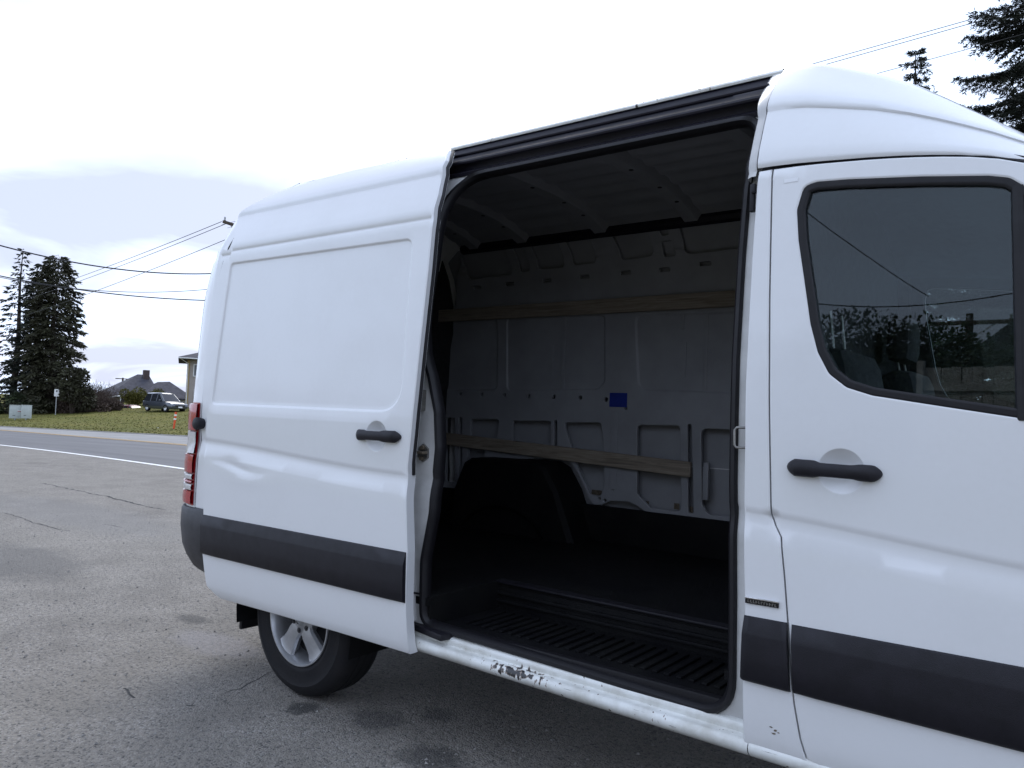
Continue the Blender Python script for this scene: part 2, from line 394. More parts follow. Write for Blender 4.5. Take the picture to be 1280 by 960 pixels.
def inset(poly, d):
    """shift every vertex inwards by d (d<0 outwards)"""
    s = 1 if area2(poly) > 0 else -1; n = len(poly); o = []
    for i in range(n):
        a = np.array(poly[i-1]); p = np.array(poly[i]); b = np.array(poly[(i+1) % n])
        e1 = p-a; e2 = b-p; e1 = e1/(np.hypot(*e1)+1e-9); e2 = e2/(np.hypot(*e2)+1e-9)
        n1 = np.array([-e1[1], e1[0]])*s; n2 = np.array([-e2[1], e2[0]])*s; m = n1+n2; L = m@m
        m = m*2/L if L > .4 else n1
        o.append(tuple(p+m*d))
    return o
def panel(name, outline, Y, m, parent, holes=(), loops=(), lines=(), step=.045, depth=.02, rnd=.004, mirror=False, sharp=40, bstep=None):
    """sheet over an outline in (x,z); Y(x,z) gives the outer y (near side looks towards -y); depth goes inwards (+y)"""
    bs = bstep or step
    oc = resamp(outline, bs); hs = [resamp(h, min(bs, .03)) for h in holes]
    V = []; E_ = []
    def addloop(pl, closed=True):
        k = len(V); V.extend(pl); n = len(pl)
        E_.extend([(k+i, k+(i+1) % n) for i in range(n if closed else n-1)])
    addloop(oc); nb = len(oc)
    for h in hs: addloop(h)
    nbound = len(V)
    cons = []
    if rnd > 0:
        ic = inset(oc, rnd*1.3); cons.append(ic); addloop(ic)
        for h in hs:
            ih = inset(h, -rnd*1.3); cons.append(ih); addloop(ih)
    def ok(P, marg):
        k = pts_in(oc, P) & (seg_d(oc, P) > marg)
        for h in hs: k &= ~pts_in(h, P) & (seg_d(h, P) > marg)
        return k
    for lp in loops:
        q = resamp(lp, bs); P = np.array(q); k = ok(P, rnd*2.2+.002)
        if k.all(): addloop(q)
        else:
            for i in range(len(q)):
                if k[i]:
                    V.append(q[i])
                    if i > 0 and k[i-1]: E_.append((len(V)-2, len(V)-1))
    for ln in lines:
        q = resamp(ln, bs, False); P = np.array(q); k = ok(P, rnd*2.2+.002)
        for i in range(len(q)):
            if k[i]:
                V.append(q[i])
                if i > 0 and k[i-1]: E_.append((len(V)-2, len(V)-1))
    A = np.array(oc); x0, z0 = A.min(0); x1, z1 = A.max(0)
    gx, gz = np.meshgrid(np.arange(x0+step/2, x1, step), np.arange(z0+step/2, z1, step)); G = np.c_[gx.ravel(), gz.ravel()]
    G = G[ok(G, step*.45)]
    if len(G):
        E0 = np.array(V); keep = np.ones(len(G), bool)
        for i in range(0, len(G), 400):
            d = np.abs(G[i:i+400, None, :]-E0[None]).max(2).min(1); keep[i:i+400] = d > step*.42
        for ln in lines: keep &= seg_d(ln, G, False) > step*.3
        for lp in loops: keep &= seg_d(lp, G) > step*.3
        V.extend(map(tuple, G[keep]))
    r_ = delaunay_2d_cdt([Vector(v) for v in V], E_, [], 0, 1e-5, True)
    P = np.array([tuple(v) for v in r_[0]]); T = np.array([f for f in r_[2]]); orig = r_[3]
    C = P[T].mean(1); k = pts_in(oc, C)
    for h in hs: k &= ~pts_in(h, C)
    T = T[k]
    cr = (P[T[:, 1], 0]-P[T[:, 0], 0])*(P[T[:, 2], 1]-P[T[:, 0], 1])-(P[T[:, 1], 1]-P[T[:, 0], 1])*(P[T[:, 2], 0]-P[T[:, 0], 0])
    T[cr < 0] = T[cr < 0][:, ::-1]
    isb = np.zeros(len(P), bool)
    for i, og in enumerate(orig):
        if any(j < nbound for j in og): isb[i] = True
    y = np.array(Y(P[:, 0], P[:, 1]), float)*np.ones(len(P))
    yf = y + np.where(isb, rnd, 0)
    n = len(P); F3 = np.c_[P[:, 0], yf, P[:, 1]]; B3 = np.c_[P[:, 0], y+depth, P[:, 1]]
    cnt = {}
    for t in T:
        for a, b in ((t[0], t[1]), (t[1], t[2]), (t[2], t[0])): cnt[(a, b)] = 1
    faces = [tuple(t) for t in T]+[tuple(t[::-1]+n) for t in T]
    faces += [(b, a, a+n, b+n) for (a, b) in cnt if (b, a) not in cnt]
    VV = np.r_[F3, B3]
    e_ = .0015
    gx_ = (np.array(Y(P[:, 0]+e_, P[:, 1]))-np.array(Y(P[:, 0]-e_, P[:, 1])))/(2*e_)*np.ones(n); gz_ = (np.array(Y(P[:, 0], P[:, 1]+e_))-np.array(Y(P[:, 0], P[:, 1]-e_)))/(2*e_)*np.ones(n)
    NV = np.c_[gx_, -np.ones(n), gz_]
    if rnd > 0:
        ob = np.array(V[:nbound]); ib = np.array([q for c_ in cons for q in c_]); od = unit2(ob-ib)
        for i, og in enumerate(orig):
            for j in og:
                if j < nbound: NV[i, 0] += od[j, 0]*.7; NV[i, 2] += od[j, 1]*.7; break
    NV /= np.linalg.norm(NV, axis=1)[:, None]
    nT = len(T); LN = [NV[i] for t in T for i in t]+[-NV[i] for t in T for i in t[::-1]]
    for f in faces[2*nT:]:
        a, b, c_ = VV[f[0]], VV[f[1]], VV[f[2]]; q = np.cross(b-a, c_-a); q = q/(np.linalg.norm(q)+1e-12); LN += [q]*4
    LN = np.array(LN)
    if mirror:
        VV[:, 1] *= -1; faces = [f[::-1] for f in faces]; LN[:, 1] *= -1
        out_ = []; k = 0
        for f in faces: out_.append(LN[k:k+len(f)][::-1]); k += len(f)
        LN = np.vstack(out_)
    o = me_obj(name, VV, faces, m, parent, 180)
    o.data.normals_split_custom_set([tuple(q) for q in LN]); return o
def unit2(v): return v/(np.hypot(v[:, 0], v[:, 1])[:, None]+1e-9)
def pchip(xs, ys):
    xs = np.array(xs, float); ys = np.array(ys, float); h = np.diff(xs); d = np.diff(ys)/h; m = np.zeros(len(xs))
    m[0] = d[0]; m[-1] = d[-1]
    for i in range(1, len(xs)-1):
        if d[i-1]*d[i] > 0: w1 = 2*h[i]+h[i-1]; w2 = h[i]+2*h[i-1]; m[i] = (w1+w2)/(w1/d[i-1]+w2/d[i])
    def f(x):
        x = np.clip(np.asarray(x, float), xs[0], xs[-1]); k = np.clip(np.searchsorted(xs, x)-1, 0, len(h)-1)
        t = (x-xs[k])/h[k]; t2 = t*t; t3 = t2*t
        return (2*t3-3*t2+1)*ys[k]+(t3-2*t2+t)*h[k]*m[k]+(-2*t3+3*t2)*ys[k+1]+(t3-t2)*h[k]*m[k+1]
    return f
def sstep(a, b, x): t = np.clip((np.asarray(x, float)-a)/(b-a), 0, 1); return t*t*(3-2*t)
def copytree(o, loc=None, parent=None, rz=None):
    c = o.copy(); COL.objects.link(c)
    if parent is not None: c.parent = parent
    if loc is not None: c.location = loc
    if rz is not None: c.rotation_euler = (0, 0, rz)
    for ch in list(o.children): copytree(ch, None, c)
    return c
# ------------------------------------------------------------------ terrain
YE = 16.2; YW = 5.0
def zr(x):
    d = np.maximum(0., -11.-np.asarray(x, float))
    return np.where(d < 14, -.00075*d*d, np.maximum(-.147-.021*(d-14), -.9))
def zt(x, y):
    x = np.asarray(x, float); y = np.asarray(y, float)
    return zr(x) + 1.9*sstep(0, 32, y-YE) + .55*sstep(0, 5, -8.5-y)
def hit(px, py):
    d = ray(px, py)
    for D in np.arange(2, 190, .04):
        P = CAM+D*d
        if P[2] <= zt(P[0], P[1]): return P
    return CAM+190*d
def gridsheet(name, xs, y0f, y1f, ny, m, dz=0., kind='structure', parent=None):
    rows = []
    for x in xs:
        a = y0f(x); b = y1f(x); rows.append([(x, a+(b-a)*j/ny, float(zt(x, a+(b-a)*j/ny))+dz) for j in range(ny+1)])
    o = MB().loft(rows, flip=True).build(name, m, parent, sharp=60, fix=False)
    if kind: o['kind'] = kind
    return o
def nonuni(a, b, c, fine, k):
    return None
XS = list(np.arange(-260, -90, 10.))+list(np.arange(-90, 30, 1.5))+list(np.arange(30, 221, 10.))
white_y = lambda x: 5.05+.045*np.clip(-13.5-x, 0, 60)
yel_y = lambda x: 10.45+.10*np.clip(-22.5-x, 0, 40)
MB().add([(-3000, -3000, -1.3), (3000, -3000, -1.3), (3000, 3000, -1.3), (-3000, 3000, -1.3)], [(0, 1, 2, 3)]).build('terrain', 'lawn', None, fix=False)['kind'] = 'structure'
lot = gridsheet('parking_lot', XS, lambda x: -8.6, lambda x: white_y(x)+.08, 22, 'lot')
road = gridsheet('road', XS, lambda x: white_y(x)+.08, lambda x: yel_y(x), 12, 'asphalt')
far_lane = gridsheet('road_far_lane', XS, lambda x: yel_y(x), lambda x: YE, 12, 'shoulder')
lawn = gridsheet('lawn', XS, lambda x: YE+.25, lambda x: 110., 46, 'lawn', .03)
bank = gridsheet('grass_bank', XS, lambda x: -60., lambda x: -8.6, 30, 'lawn', .004)
gridsheet('edge_line', XS, lambda x: white_y(x), lambda x: white_y(x)+.15, 1, 'line_white', .006)
gridsheet('centre_line', XS, lambda x: yel_y(x)-.12, lambda x: yel_y(x)+.03, 1, 'line_yellow', .008)
gridsheet('centre_line', XS, lambda x: yel_y(x)+.13, lambda x: yel_y(x)+.27, 1, 'line_yellow', .008)
kb = MB(); rows = []
for x in XS:
    z = float(zt(x, YE)); rows.append([(x, YE-.02, z-.05), (x, YE, z+.02), (x, YE+.06, z+.035), (x, YE+.26, z+.04), (x, YE+.30, z-.05)])
kb.loft(rows, flip=True).build('kerb', 'concrete', None, fix=False)['kind'] = 'structure'
# loose grit on the tarmac
_rg = np.random.default_rng(4); _n = 9000
_px = -9+8.6*_rg.random(_n)**.8; _py = -2.6+6.2*_rg.random(_n)**1.2; _s = .0028+.0075*_rg.random(_n)**4
_o = np.array([(1, 0, 0), (-.5, .87, 0), (-.5, -.87, 0), (.1, .1, .75), (0, 0, -.3)])
_V = []; _F = []
_an = _rg.random(_n)*6.28; _zz = zt(_px, _py)
for i in range(_n):
    c_, s_ = math.cos(_an[i]), math.sin(_an[i]); q = _o*_s[i]*(.7+.6*_rg.random((5, 1))); k = 5*i
    _V += [(_px[i]+a*c_-b*s_, _py[i]+a*s_+b*c_, float(_zz[i])+c+.0015) for a, b, c in q]
    _F += [(k, k+1, k+3), (k+1, k+2, k+3), (k+2, k, k+3)]
tag(me_obj('gravel', _V, _F, 'grit', None, smooth=False), 'loose pale grit scattered over the tarmac of the parking lot', 'gravel', kind='stuff')
# grass tufts on the lawn across the road
_n = 15000; _gx = -18-62*_rg.random(_n); _gy = YE+.3+34*_rg.random(_n)**1.4; _gz = zt(_gx, _gy); _V = []; _F = []
for i in range(_n):
    for j in range(2):
        a = _rg.random()*6.28; h_ = .015+.055*_rg.random()**2; w_ = .03+.04*_rg.random(); k = len(_V); lx, ly = _rg.normal(0, .05, 2)
        _V += [(_gx[i]-w_*math.cos(a), _gy[i]-w_*math.sin(a), float(_gz[i])+.02), (_gx[i]+w_*math.cos(a), _gy[i]+w_*math.sin(a), float(_gz[i])+.02), (_gx[i]+lx, _gy[i]+ly, float(_gz[i])+.03+h_)]
        _F.append((k, k+1, k+2))
tag(me_obj('grass', _V, _F, 'grass_blade', None, smooth=False), 'rough tufts of olive grass on the lawn across the road', 'grass', kind='stuff')
# cracks in the lot: narrow ragged strips that lie on it
rng = random.Random(5)
def crack(pix, wd):
    P = [hit(*q) for q in pix]; pts = []
    for a, b in zip(P[:-1], P[1:]):
        n = max(3, int(np.hypot(*(b-a)[:2])/.07))
        for k in range(n): pts.append(a+(b-a)*k/n)
    pts.append(P[-1]); rows = []; off = 0.
    for i, p in enumerate(pts):
        t = pts[min(i+1, len(pts)-1)]-pts[max(0, i-1)]; nn = np.array([-t[1], t[0], 0]); nn /= np.linalg.norm(nn)+1e-9
        off = off*.75+rng.uniform(-.02, .02); e_ = min(1., i/3, (len(pts)-1-i)/3); wv = wd*(.25+rng.random())*max(e_, .08)
        c = p+nn*off; rows.append([(c-nn*wv*.5)+(0, 0, .004), (c+nn*wv*.5)+(0, 0, .004)])
    return MB().loft(rows).build('crack', 'crack', lot, smooth=False, fix=False)
crack([(50, 604), (95, 613), (140, 622), (180, 632), (208, 638)], .035)
crack([(128, 846), (165, 868), (200, 886), (240, 884), (262, 884)], .012)
crack([(360, 866), (322, 905), (310, 930), (296, 955)], .010)
crack([(345, 838), (300, 862), (270, 868)], .009)
crack([(130, 655), (180, 668), (232, 680)], .02)
crack([(0, 640), (60, 660), (110, 668)], .014)
crack([(140, 832), (230, 845), (330, 835)], .007)
crack([(420, 905), (520, 880), (610, 895)], .006)
# ------------------------------------------------------------------ the van
van = empty('cargo_van', (-.4, 0, 0), 0, 'white high-roof cargo van with its sliding side door slid open', 'van')
ZC0 = 1.09
_pz = [.30, .36, .40, .44, .52, .60, .80, .95, 1.005, 1.055, 1.083, 1.090, 1.0985, 1.30, 1.50, 1.80, 2.06, 2.104, 2.110, 2.116, 2.122, 2.128, 2.22, 2.314, 2.319, 2.329, 2.345, 2.40, 2.46, 2.517, 2.56, 2.595, 2.615]
_py = [-.900, -.932, -.958, -.972, -.981, -.985, -.9875, -.987, -.9855, -.9755, -.9712, -.9714, -.9785, -.9795, -.9755, -.966, -.955, -.9525, -.949, -.944, -.9445, -.9485, -.9195, -.8770, -.8745, -.8785, -.8735, -.834, -.779, -.7185, -.62, -.42, 0.]
prof = pchip(_pz, _py)
_cx = [-3.2, -2.72, -1.28, 0., .136, .741, 1.3]; _cz = [1.165, 1.159, 1.096, 1.098, 1.09, 1.03, .985]
zc = pchip(_cx, _cz)
def Ys(x, z):
    x = np.asarray(x, float); z = np.asarray(z, float)
    wgt = sstep(.80, .98, z)*(1-sstep(1.22, 1.40, z))
    yy = prof(z+(ZC0-zc(x))*wgt)
    return yy + .10*np.clip((x-.75)/1.6, 0, 1.2)**2
def S(px, py, off=0.):
    y = -.98
    for _ in range(12): P = on(px, py, 'y', y); y = float(Ys(P[0], P[2]))-off
    return on(px, py, 'y', y)
def S2(px, py, off=0.): P = S(px, py, off); return (float(P[0]), float(P[2]))
XL = list(np.arange(-3.0, 1.3, .06))
clines = [[(x, float(zc(x))+dz) for x in XL] for dz in (-.085, -.035, -.007, .0, .0085, .02)]
def hz(*zs): return [[(-3.0, z), (1.3, z)] for z in zs]
seam_l = hz(2.104, 2.110, 2.116, 2.122, 2.128); crease_l = hz(2.314, 2.319, 2.329, 2.345)
AX, WR = -2.083, .357
def arch_pts(cx, r, n=22, z0=.40):
    a0 = math.asin((z0-WR)/r); return [(cx+r*math.cos(t), WR+r*math.sin(t)) for t in np.linspace(a0, math.pi-a0, n)]
def off_fn(o): return lambda x, z: Ys(x, z)-o
# outer rear quarter behind the open door, near side
OPX = -1.40
qr = [S2(277, 330), S2(262, 400), S2(249, 500), S2(246, 560), S2(243, 625)]
QX = -2.86
qout = [(QX, .80), (AX-.50, .80), (AX-.50, .42)]+arch_pts(AX, .44, z0=.42)[::-1]+[(OPX, .42), (OPX, 2.515), (QX+.36, 2.515), (QX+.22, 2.47), (QX+.10, 2.36), (QX+.045, 2.20), (QX+.02, 2.0), (QX, 1.5)]
panel('quarter_panel', qout, off_fn(0), 'paint', van, lines=clines+seam_l+crease_l, depth=.012, step=.07)
# far side body
fout = [(QX, .42)]+arch_pts(AX, .44, z0=.42)[::-1]+[(.11, .42), (.11, 2.515), (QX+.36, 2.515), (QX+.22, 2.47), (QX+.10, 2.36), (QX+.045, 2.20), (QX+.02, 2.0), (QX, 1.5)]
panel('far_side_panel', fout, off_fn(0), 'paint', van, lines=clines+seam_l+crease_l, depth=.012, step=.09, mirror=True)
# roof: two lofts
top = [z for z in np.r_[np.linspace(2.517, 2.60, 8), 2.610, 2.6145]]
def rsec(x, zs, k=1., z0=2.116, drop=0.):
    near = [(x, float(prof(z)), z0+(z-2.116)*k-drop) for z in zs]+[(x, 0., z0+(2.615-2.116)*k-drop)]
    return near+[(a, -b, c) for a, b, c in near[-2::-1]]
rows = [rsec(x, top, drop=d) for x, d in ((-2.80, .20), (-2.78, .13), (-2.72, .06), (-2.62, .018), (-2.5, .003), (-2.3, 0), (-2, 0), (-1.4, 0), (-.7, 0), (.0, 0), (.048, 0))]
roof = MB().loft(rows, flip=True).build('roof', 'paint', van, fix=False)
# ribs pressed in the roof skin are hidden from the ground; the seam strip at the front edge is the cab roof's lip
cabx = [.052, .10, .17, .246, .36, .45, .52, .584, .65, .71, .78, .86, .95]
silz = pchip([.0, .1, .246, .36, .45, .584, .65, .71, .86, .95], [2.530, 2.523, 2.474, 2.423, 2.369, 2.273, 2.225, 2.18, 2.075, 2.02])
seamz = pchip([.0, .102, .29, .395, .588, .676, .727, .86, .95], [2.120, 2.119, 2.107, 2.098, 2.071, 2.05, 2.031, 1.985, 1.955])
czs = list(np.r_[2.120, 2.126, 2.14, 2.18, 2.22, 2.26, 2.29, 2.314, 2.319, 2.329, 2.345, 2.37, 2.40, 2.43, 2.46, 2.49, 2.517, 2.54, 2.56, 2.58, 2.595, 2.606, 2.612])
rows = []
for x in cabx:
    k = (float(silz(x))-float(seamz(x)))/(2.525-2.116); tp = .10*max(0, (x-.45)/1.6)**2*2.0
    rr = []
    for q in rsec(x, czs, k, float(seamz(x))): rr.append((q[0], q[1]*(1-tp*1.2), q[2]))
    rows.append(rr)
cabroof = MB().loft(rows, flip=True)
cabroof.build('cab_roof', 'paint', van, fix=False, sharp=50)
# flange under the cab roof's rear edge (the pale strip beside the channel)
# ---- opening: its outline as the photograph shows it, on the jamb plane
JY = .062
def J(px, py): return S2(px, py, -JY)
op_front = [(.020, 2.338), J(938, 210), J(928, 320), J(920.5, 450), J(917.5, 600), J(917, 750), (.012, .462)]
op_bot = [(-.6, .482)]
op_rear = [(-1.272, .500), J(530, 700), J(541, 640), J(546, 600), J(548.5, 560), J(547, 515), J(539, 472), J(531.5, 445), J(529.5, 410), J(533, 370), J(541, 325), (-1.300, 2.335)]
op_top = [(-.6, 2.337)]
op = rpoly(op_front+op_bot+op_rear+op_top, [.13, .1, .3, .3, .3, .3, .12, .5, .06, .2, .2, .2, .1, .1, .12, .12, .15, .2, .2, .20, .5][:len(op_front+op_bot+op_rear+op_top)], 8)
seal_path = resamp(op, .035)
jy = lambda x, z: Ys(x, z)+JY
def sweep_ring(path, prof2, yfun):
    """closed sweep: prof2 = (offset in the x-z plane outwards, offset in y)"""
    rows = []
    for q in range(len(prof2)):
        ro = inset(path, -prof2[q][0]) if abs(prof2[q][0]) > 1e-6 else path
        rows.append([(a, float(yfun(a, b))+prof2[q][1], b) for a, b in ro])
    rows.append(rows[0]); return MB().loft([list(r_) for r_ in rows], closed=True)
sweep_ring(seal_path, [(-.006, -.014), (.006, -.017), (.012, -.008), (.012, .02), (-.016, .03), (-.020, .012), (-.014, -.004)], jy).build('door_seal', 'rubber', van, sharp=60)
# jamb: sheet round the opening, from the seal out to the door gap
j_out = [(.058, .418), (.058, 2.34), (.040, 2.352), (-1.405, 2.352), (-1.405, .418)]
hole = inset(seal_path, -.010)
panel('door_jamb', j_out[::-1] if area2(j_out) < 0 else j_out, jy, 'jamb', van, holes=[hole], depth=.01, step=.05, rnd=0)
# C-pillar pressing: a soft raised rib and the roller bracket on it
cp = [S(519, 480, -JY+.004), S(516, 560, -JY+.004), S(512, 640, -JY+.004), S(515, 720, -JY+.004), S(517, 775, -JY+.004)]
MB().tube(resamp3 := [tuple(p) for p in cp], [.014, .016, .018, .018, .016], 10).build('pillar_rib', 'jamb', van)
def plate(name, px, py, w_, h_, d_, m, off=-JY+.01, bev=.004, rot=0, par=van):
    p = S(px, py, off); return MB().box(p, (w_, d_, h_), Matrix.Rotation(rot, 3, 'Y'), bev).build(name, m, par)
rb = plate('roller_bracket', 522, 500, .075, .085, .03, 'steel')
plate('bracket_arm', 521, 493, .085, .022, .05, 'zinc_rust', par=rb)
plate('bracket_pin', 520, 509, .06, .014, .055, 'steel', par=rb)
plate('cable_clip', 516, 527, .035, .012, .02, 'trim'); plate('cable_clip', 513, 523, .012, .045, .02, 'trim')
p = S(529.5, 566, -JY+.004)
stk = MB().prism([(p[0]+.030*math.cos(a)*(1.05 if k % 2 else 1), p[2]+.037*math.sin(a)) for k, a in enumerate(np.linspace(0, 2*math.pi, 7)[:-1]+.5)], p[1]-.006, p[1]+.01).build('lock_striker', 'steel', van, sharp=25)
MB().box((p[0]+.004, p[1]-.02, p[2]+.002), (.045, .03, .012), None, .004).build('striker_bolt', 'zinc_rust', stk)
MB().lathe([(0, -.010), (.009, -.010), (.010, 0), (.010, .008)], (p[0]+.002, p[1]-.006, p[2]+.021), n=12).build('screw', 'zinc_rust', stk)
MB().lathe([(0, -.010), (.009, -.010), (.010, 0), (.010, .008)], (p[0]-.002, p[1]-.006, p[2]-.022), n=12).build('screw', 'zinc_rust', stk)
plate('cable_clip', 514, 731, .03, .02, .02, 'trim'); plate('cable_clip', 519, 741, .05, .006, .012, 'trim')
MB().tube([S(509, 718, -.02), S(513, 726, -.01), S(512, 740, -.02), S(514, 748, -.01)], .008, 6).build('wiring', 'trim', van)
# B-pillar outer skin, between the opening and the front door
fd_px = [(967, 209), (962.5, 370), (962, 500), (963.5, 600), (965, 643), (970, 657), (977, 672), (981, 720), (985, 775), (989, 840), (993, 880), (1001, 925), (1009, 950), (1016, 960)]
fd = [S2(*q) for q in fd_px]
GAP = .0045
bp_front = [(x-GAP, z) for x, z in fd]
bp_rear = [S2(931, 935), S2(928, 852), S2(931, 765), S2(931, 640), S2(931, 560), S2(932, 480), S2(936, 400), S2(941, 310), S2(948, 216)]
bot = bp_rear[0][1]
bpo = [bp_rear[0]]+[(.28, .415)]+bp_front[::-1][1:-1]+[(bp_front[0][0], 2.1135), (bp_rear[-1][0], 2.1135)]+bp_rear[::-1][1:-1]
bpil = panel('b_pillar', bpo, off_fn(0), 'paint', van, lines=clines, step=.035, depth=.016, rnd=.003, bstep=.03)
# filler between pillar skin and jamb
rows = [[(x, float(Ys(x, z))+.012, z), (x-.004, float(Ys(x, z))+JY+.004, z)] for x, z in resamp(bp_rear, .05, False)]
MB().loft(rows).build('pillar_flange', 'jamb', van, fix=False)
p = S(926, 547, -.03); stk2 = MB().tube([p+(.03, .01, .03), p+(-.012, -.004, .03), p+(-.018, -.004, .022), p+(-.018, -.004, -.022), p+(-.012, -.004, -.03), p+(.03, .01, -.03)], .004, 8).build('pillar_striker', 'steel', van)
plate('wiring_plug', 941, 248, .014, .085, .02, 'trim', off=-.03)
plate('wiring_plug', 942.5, 236, .012, .03, .02, 'trim', off=-.02)
# pale strip of the B-pillar above the seam, up to the roof
rows = []
for z in np.linspace(2.10, 2.512, 24):
    y0 = float(prof(z)); k_ = .012*float(1-sstep(2.30, 2.40, z)); rows.append([(k_, y0+.085, z-.006), (.006+k_, y0+.018, z-.002), (.020+k_, y0+.008, z), (.047, y0+.006, z)])
MB().loft(rows).build('pillar_cap', 'jamb', van, fix=False)
# ---- guide channel above the opening
ch = [(-.955+.15, 2.352), (-.800, 2.372), (-.812, 2.385), (-.812, 2.398), (-.790, 2.408), (-.770, 2.43), (-.742, 2.47), (-.715, 2.500), (-.700, 2.512)]
yb = float(prof(2.345))+JY
chan = [(yb-.004, 2.336), (yb-.010, 2.350), (yb+.012, 2.362), (yb+.030, 2.372), (yb+.024, 2.392), (yb+.010, 2.402), (yb+.016, 2.414), (yb+.048, 2.430), (yb+.062, 2.455), (yb+.078, 2.485), (yb+.090, 2.500)]
rows = [[(x, y, z) for y, z in chan] for x in np.linspace(-1.40, .030, 20)]
gc = MB().loft(rows).build('guide_channel', 'channel', van, fix=False)
MB().tube([(-1.40, yb+.004, 2.398), (.022, yb+.004, 2.398)], .009, 8).build('guide_rail', 'channel', gc)
MB().tube([(-1.40, yb+.030, 2.445), (.022, yb+.030, 2.445)], .007, 8).build('guide_rail', 'channel', gc)
# roof lip over the channel
rows = [[(x, -.690, 2.508), (x, -.722, 2.499), (x, -.733, 2.4965), (x, -.7355, 2.5035), (x, -.731, 2.5125), (x, -.7215, 2.5185), (x, -.7180, 2.5178)] for x in (-1.40, -.7, .048)]
MB().loft(rows).build('roof_lip', 'sill_paint', van, fix=False)
# ---- sill
sp = [(-.88, .375), (-.935, .380), (-.958, .392), (-.9695, .404), (-.973, .416), (-.968, .430), (-.957, .437), (-.940, .437), (-.934, .440), (-.936, .450), (-.936, .459), (-.929, .467), (-.918, .470), (-.908, .472), (-.90, .478)]
spd = pchip([-1.42, -.6, .3], [.014, .006, -.004])
rows = [[(x, y, z+float(spd(x))) for y, z in sp] for x in np.linspace(-1.42, .0772, 30)]
MB().loft(rows).build('sill', 'sill_paint', van, fix=False, sharp=60)
rows = [[(x, y, z+float(spd(x))) for y, z in sp[:9]] for x in np.linspace(.0800, 1.0, 16)]
MB().loft(rows).build('front_sill', 'sill_paint', van, fix=False, sharp=60)
# bottom rear of the body below the floor, beyond the sill
MB().box((-1.5, -.80, .47), (.20, .10, .16), None, .02).build('underbody_rail', 'floor_black', van)
MB().box((-.6, -.70, .40), (3.6, .10, .10), None, .01).build('chassis_rail', 'floor_black', van)
MB().box((-.6, .70, .40), (3.6, .10, .10), None, .01).build('chassis_rail', 'floor_black', van)

# ---- sliding door
DO = .053
def D2(px, py): return S2(px, py, DO)
front = [D2(512, 818), D2(506.5, 756), D2(508.5, 690), D2(509.5, 594), D2(513, 545), D2(518, 495), D2(528, 400), D2(535, 335), D2(541, 275), D2(547, 243), D2(552.5, 217), D2(556.5, 200)]
rear = [D2(291, 300), D2(285.5, 330), D2(277, 380), D2(266, 450), D2(259.5, 505), D2(256, 548), D2(253.5, 643), D2(252.5, 692), D2(254.5, 712), D2(258, 733)]
rx = rear[0][0]
ftop = D2(560, 187.5)
dtr = [D2(500, 199.5), D2(447, 211), D2(397, 223.5), D2(344, 240.5), D2(315, 255), D2(302, 263), D2(297, 271)]
dout = [D2(275, 748.5)]+[D2(330, 764), D2(420, 790)]+front+[ftop]+dtr+rear
if area2(dout) < 0: dout = dout[::-1]
rec = rpoly([D2(263.5, 506.5), D2(441, 514.5), (D2(516, 300)[0], D2(441, 514.5)[1]), D2(516.5, 296), D2(288, 328)], [.03, .0, .30, .045, .03], 10)
if area2(rec) < 0: rec = rec[::-1]
SC = D2(470, 545)
def dish(x, z, c, r=.062, dep=.030): d = np.hypot((x-c[0]), (z-c[1])); return dep*np.clip(1-(d/r)**2, 0, 1)
def circ(c, r, n=24): return [(c[0]+r*math.cos(a), c[1]+r*math.sin(a)) for a in np.linspace(0, 2*math.pi, n, endpoint=False)]
DENT = D2(295, 583)
def Yd(x, z):
    P = np.c_[np.atleast_1d(x), np.atleast_1d(z)]; ins = pts_in(rec, P); d = seg_d(rec, P)
    r_ = np.where(ins, .009*sstep(0, .014, d), 0)
    dent = .0045*np.exp(-((P[:, 0]-DENT[0])/.16)**2-((P[:, 1]-DENT[1]-.02*np.sin(P[:, 0]*9))/.020)**2) - .002*np.exp(-((P[:, 0]-DENT[0]-.1)/.18)**2-((P[:, 1]-DENT[1]+.05)/.03)**2)
    return Ys(x, z)-DO+r_+dish(x, z, SC)+dent
door = panel('sliding_door', dout, Yd, 'paint', van, loops=[rec, inset(rec, .007), inset(rec, .014), inset(rec, .03), circ(SC, .064, 40), circ(SC, .0605, 40), circ(SC, .050, 30), circ(SC, .038, 24), circ(SC, .025, 18), circ(SC, .012, 12)], lines=clines+seam_l+crease_l+[[(DENT[0]-.35+.07*i, DENT[1]+k*.012) for i in range(11)] for k in (-3, -2, -1, 0, 1, 2)], step=.04, depth=.045, rnd=.004, bstep=.035, sharp=70)
def strip(name, x0f, x1f, ztf, zbf, off, parent, n=14, m='trim'):
    rows = []
    for k in range(n+1):
        u = k/n; r_ = []
        for kind, f_, o_ in (('t', 0., 0.), ('t', .015, .007), ('t', .24, .0195), ('t', .28, .0205), ('t', .6, .021), ('t', .94, .019), ('t', .985, .012), ('t', 1., .0)):
            xa = x0f(f_); xb = x1f(f_); x = xa+(xb-xa)*u; z = ztf(x)+(zbf(x)-ztf(x))*f_
            e_ = .005 if k in (0, n) else 0
            r_.append((x, float(Ys(x, z))-off-max(o_-e_, 0.0005) - .0005, z))
        rows.append(r_)
    rows = [[(q[0], float(Ys(q[0], q[2]))-off+.004, q[2]) for q in rows[0]]]+rows+[[(q[0], float(Ys(q[0], q[2]))-off+.004, q[2]) for q in rows[-1]]]
    return MB().loft(rows).build(name, m, parent, fix=True, sharp=45)
a, b = D2(254, 643), D2(508, 690.5); c, d = D2(253, 692), D2(506.5, 754)
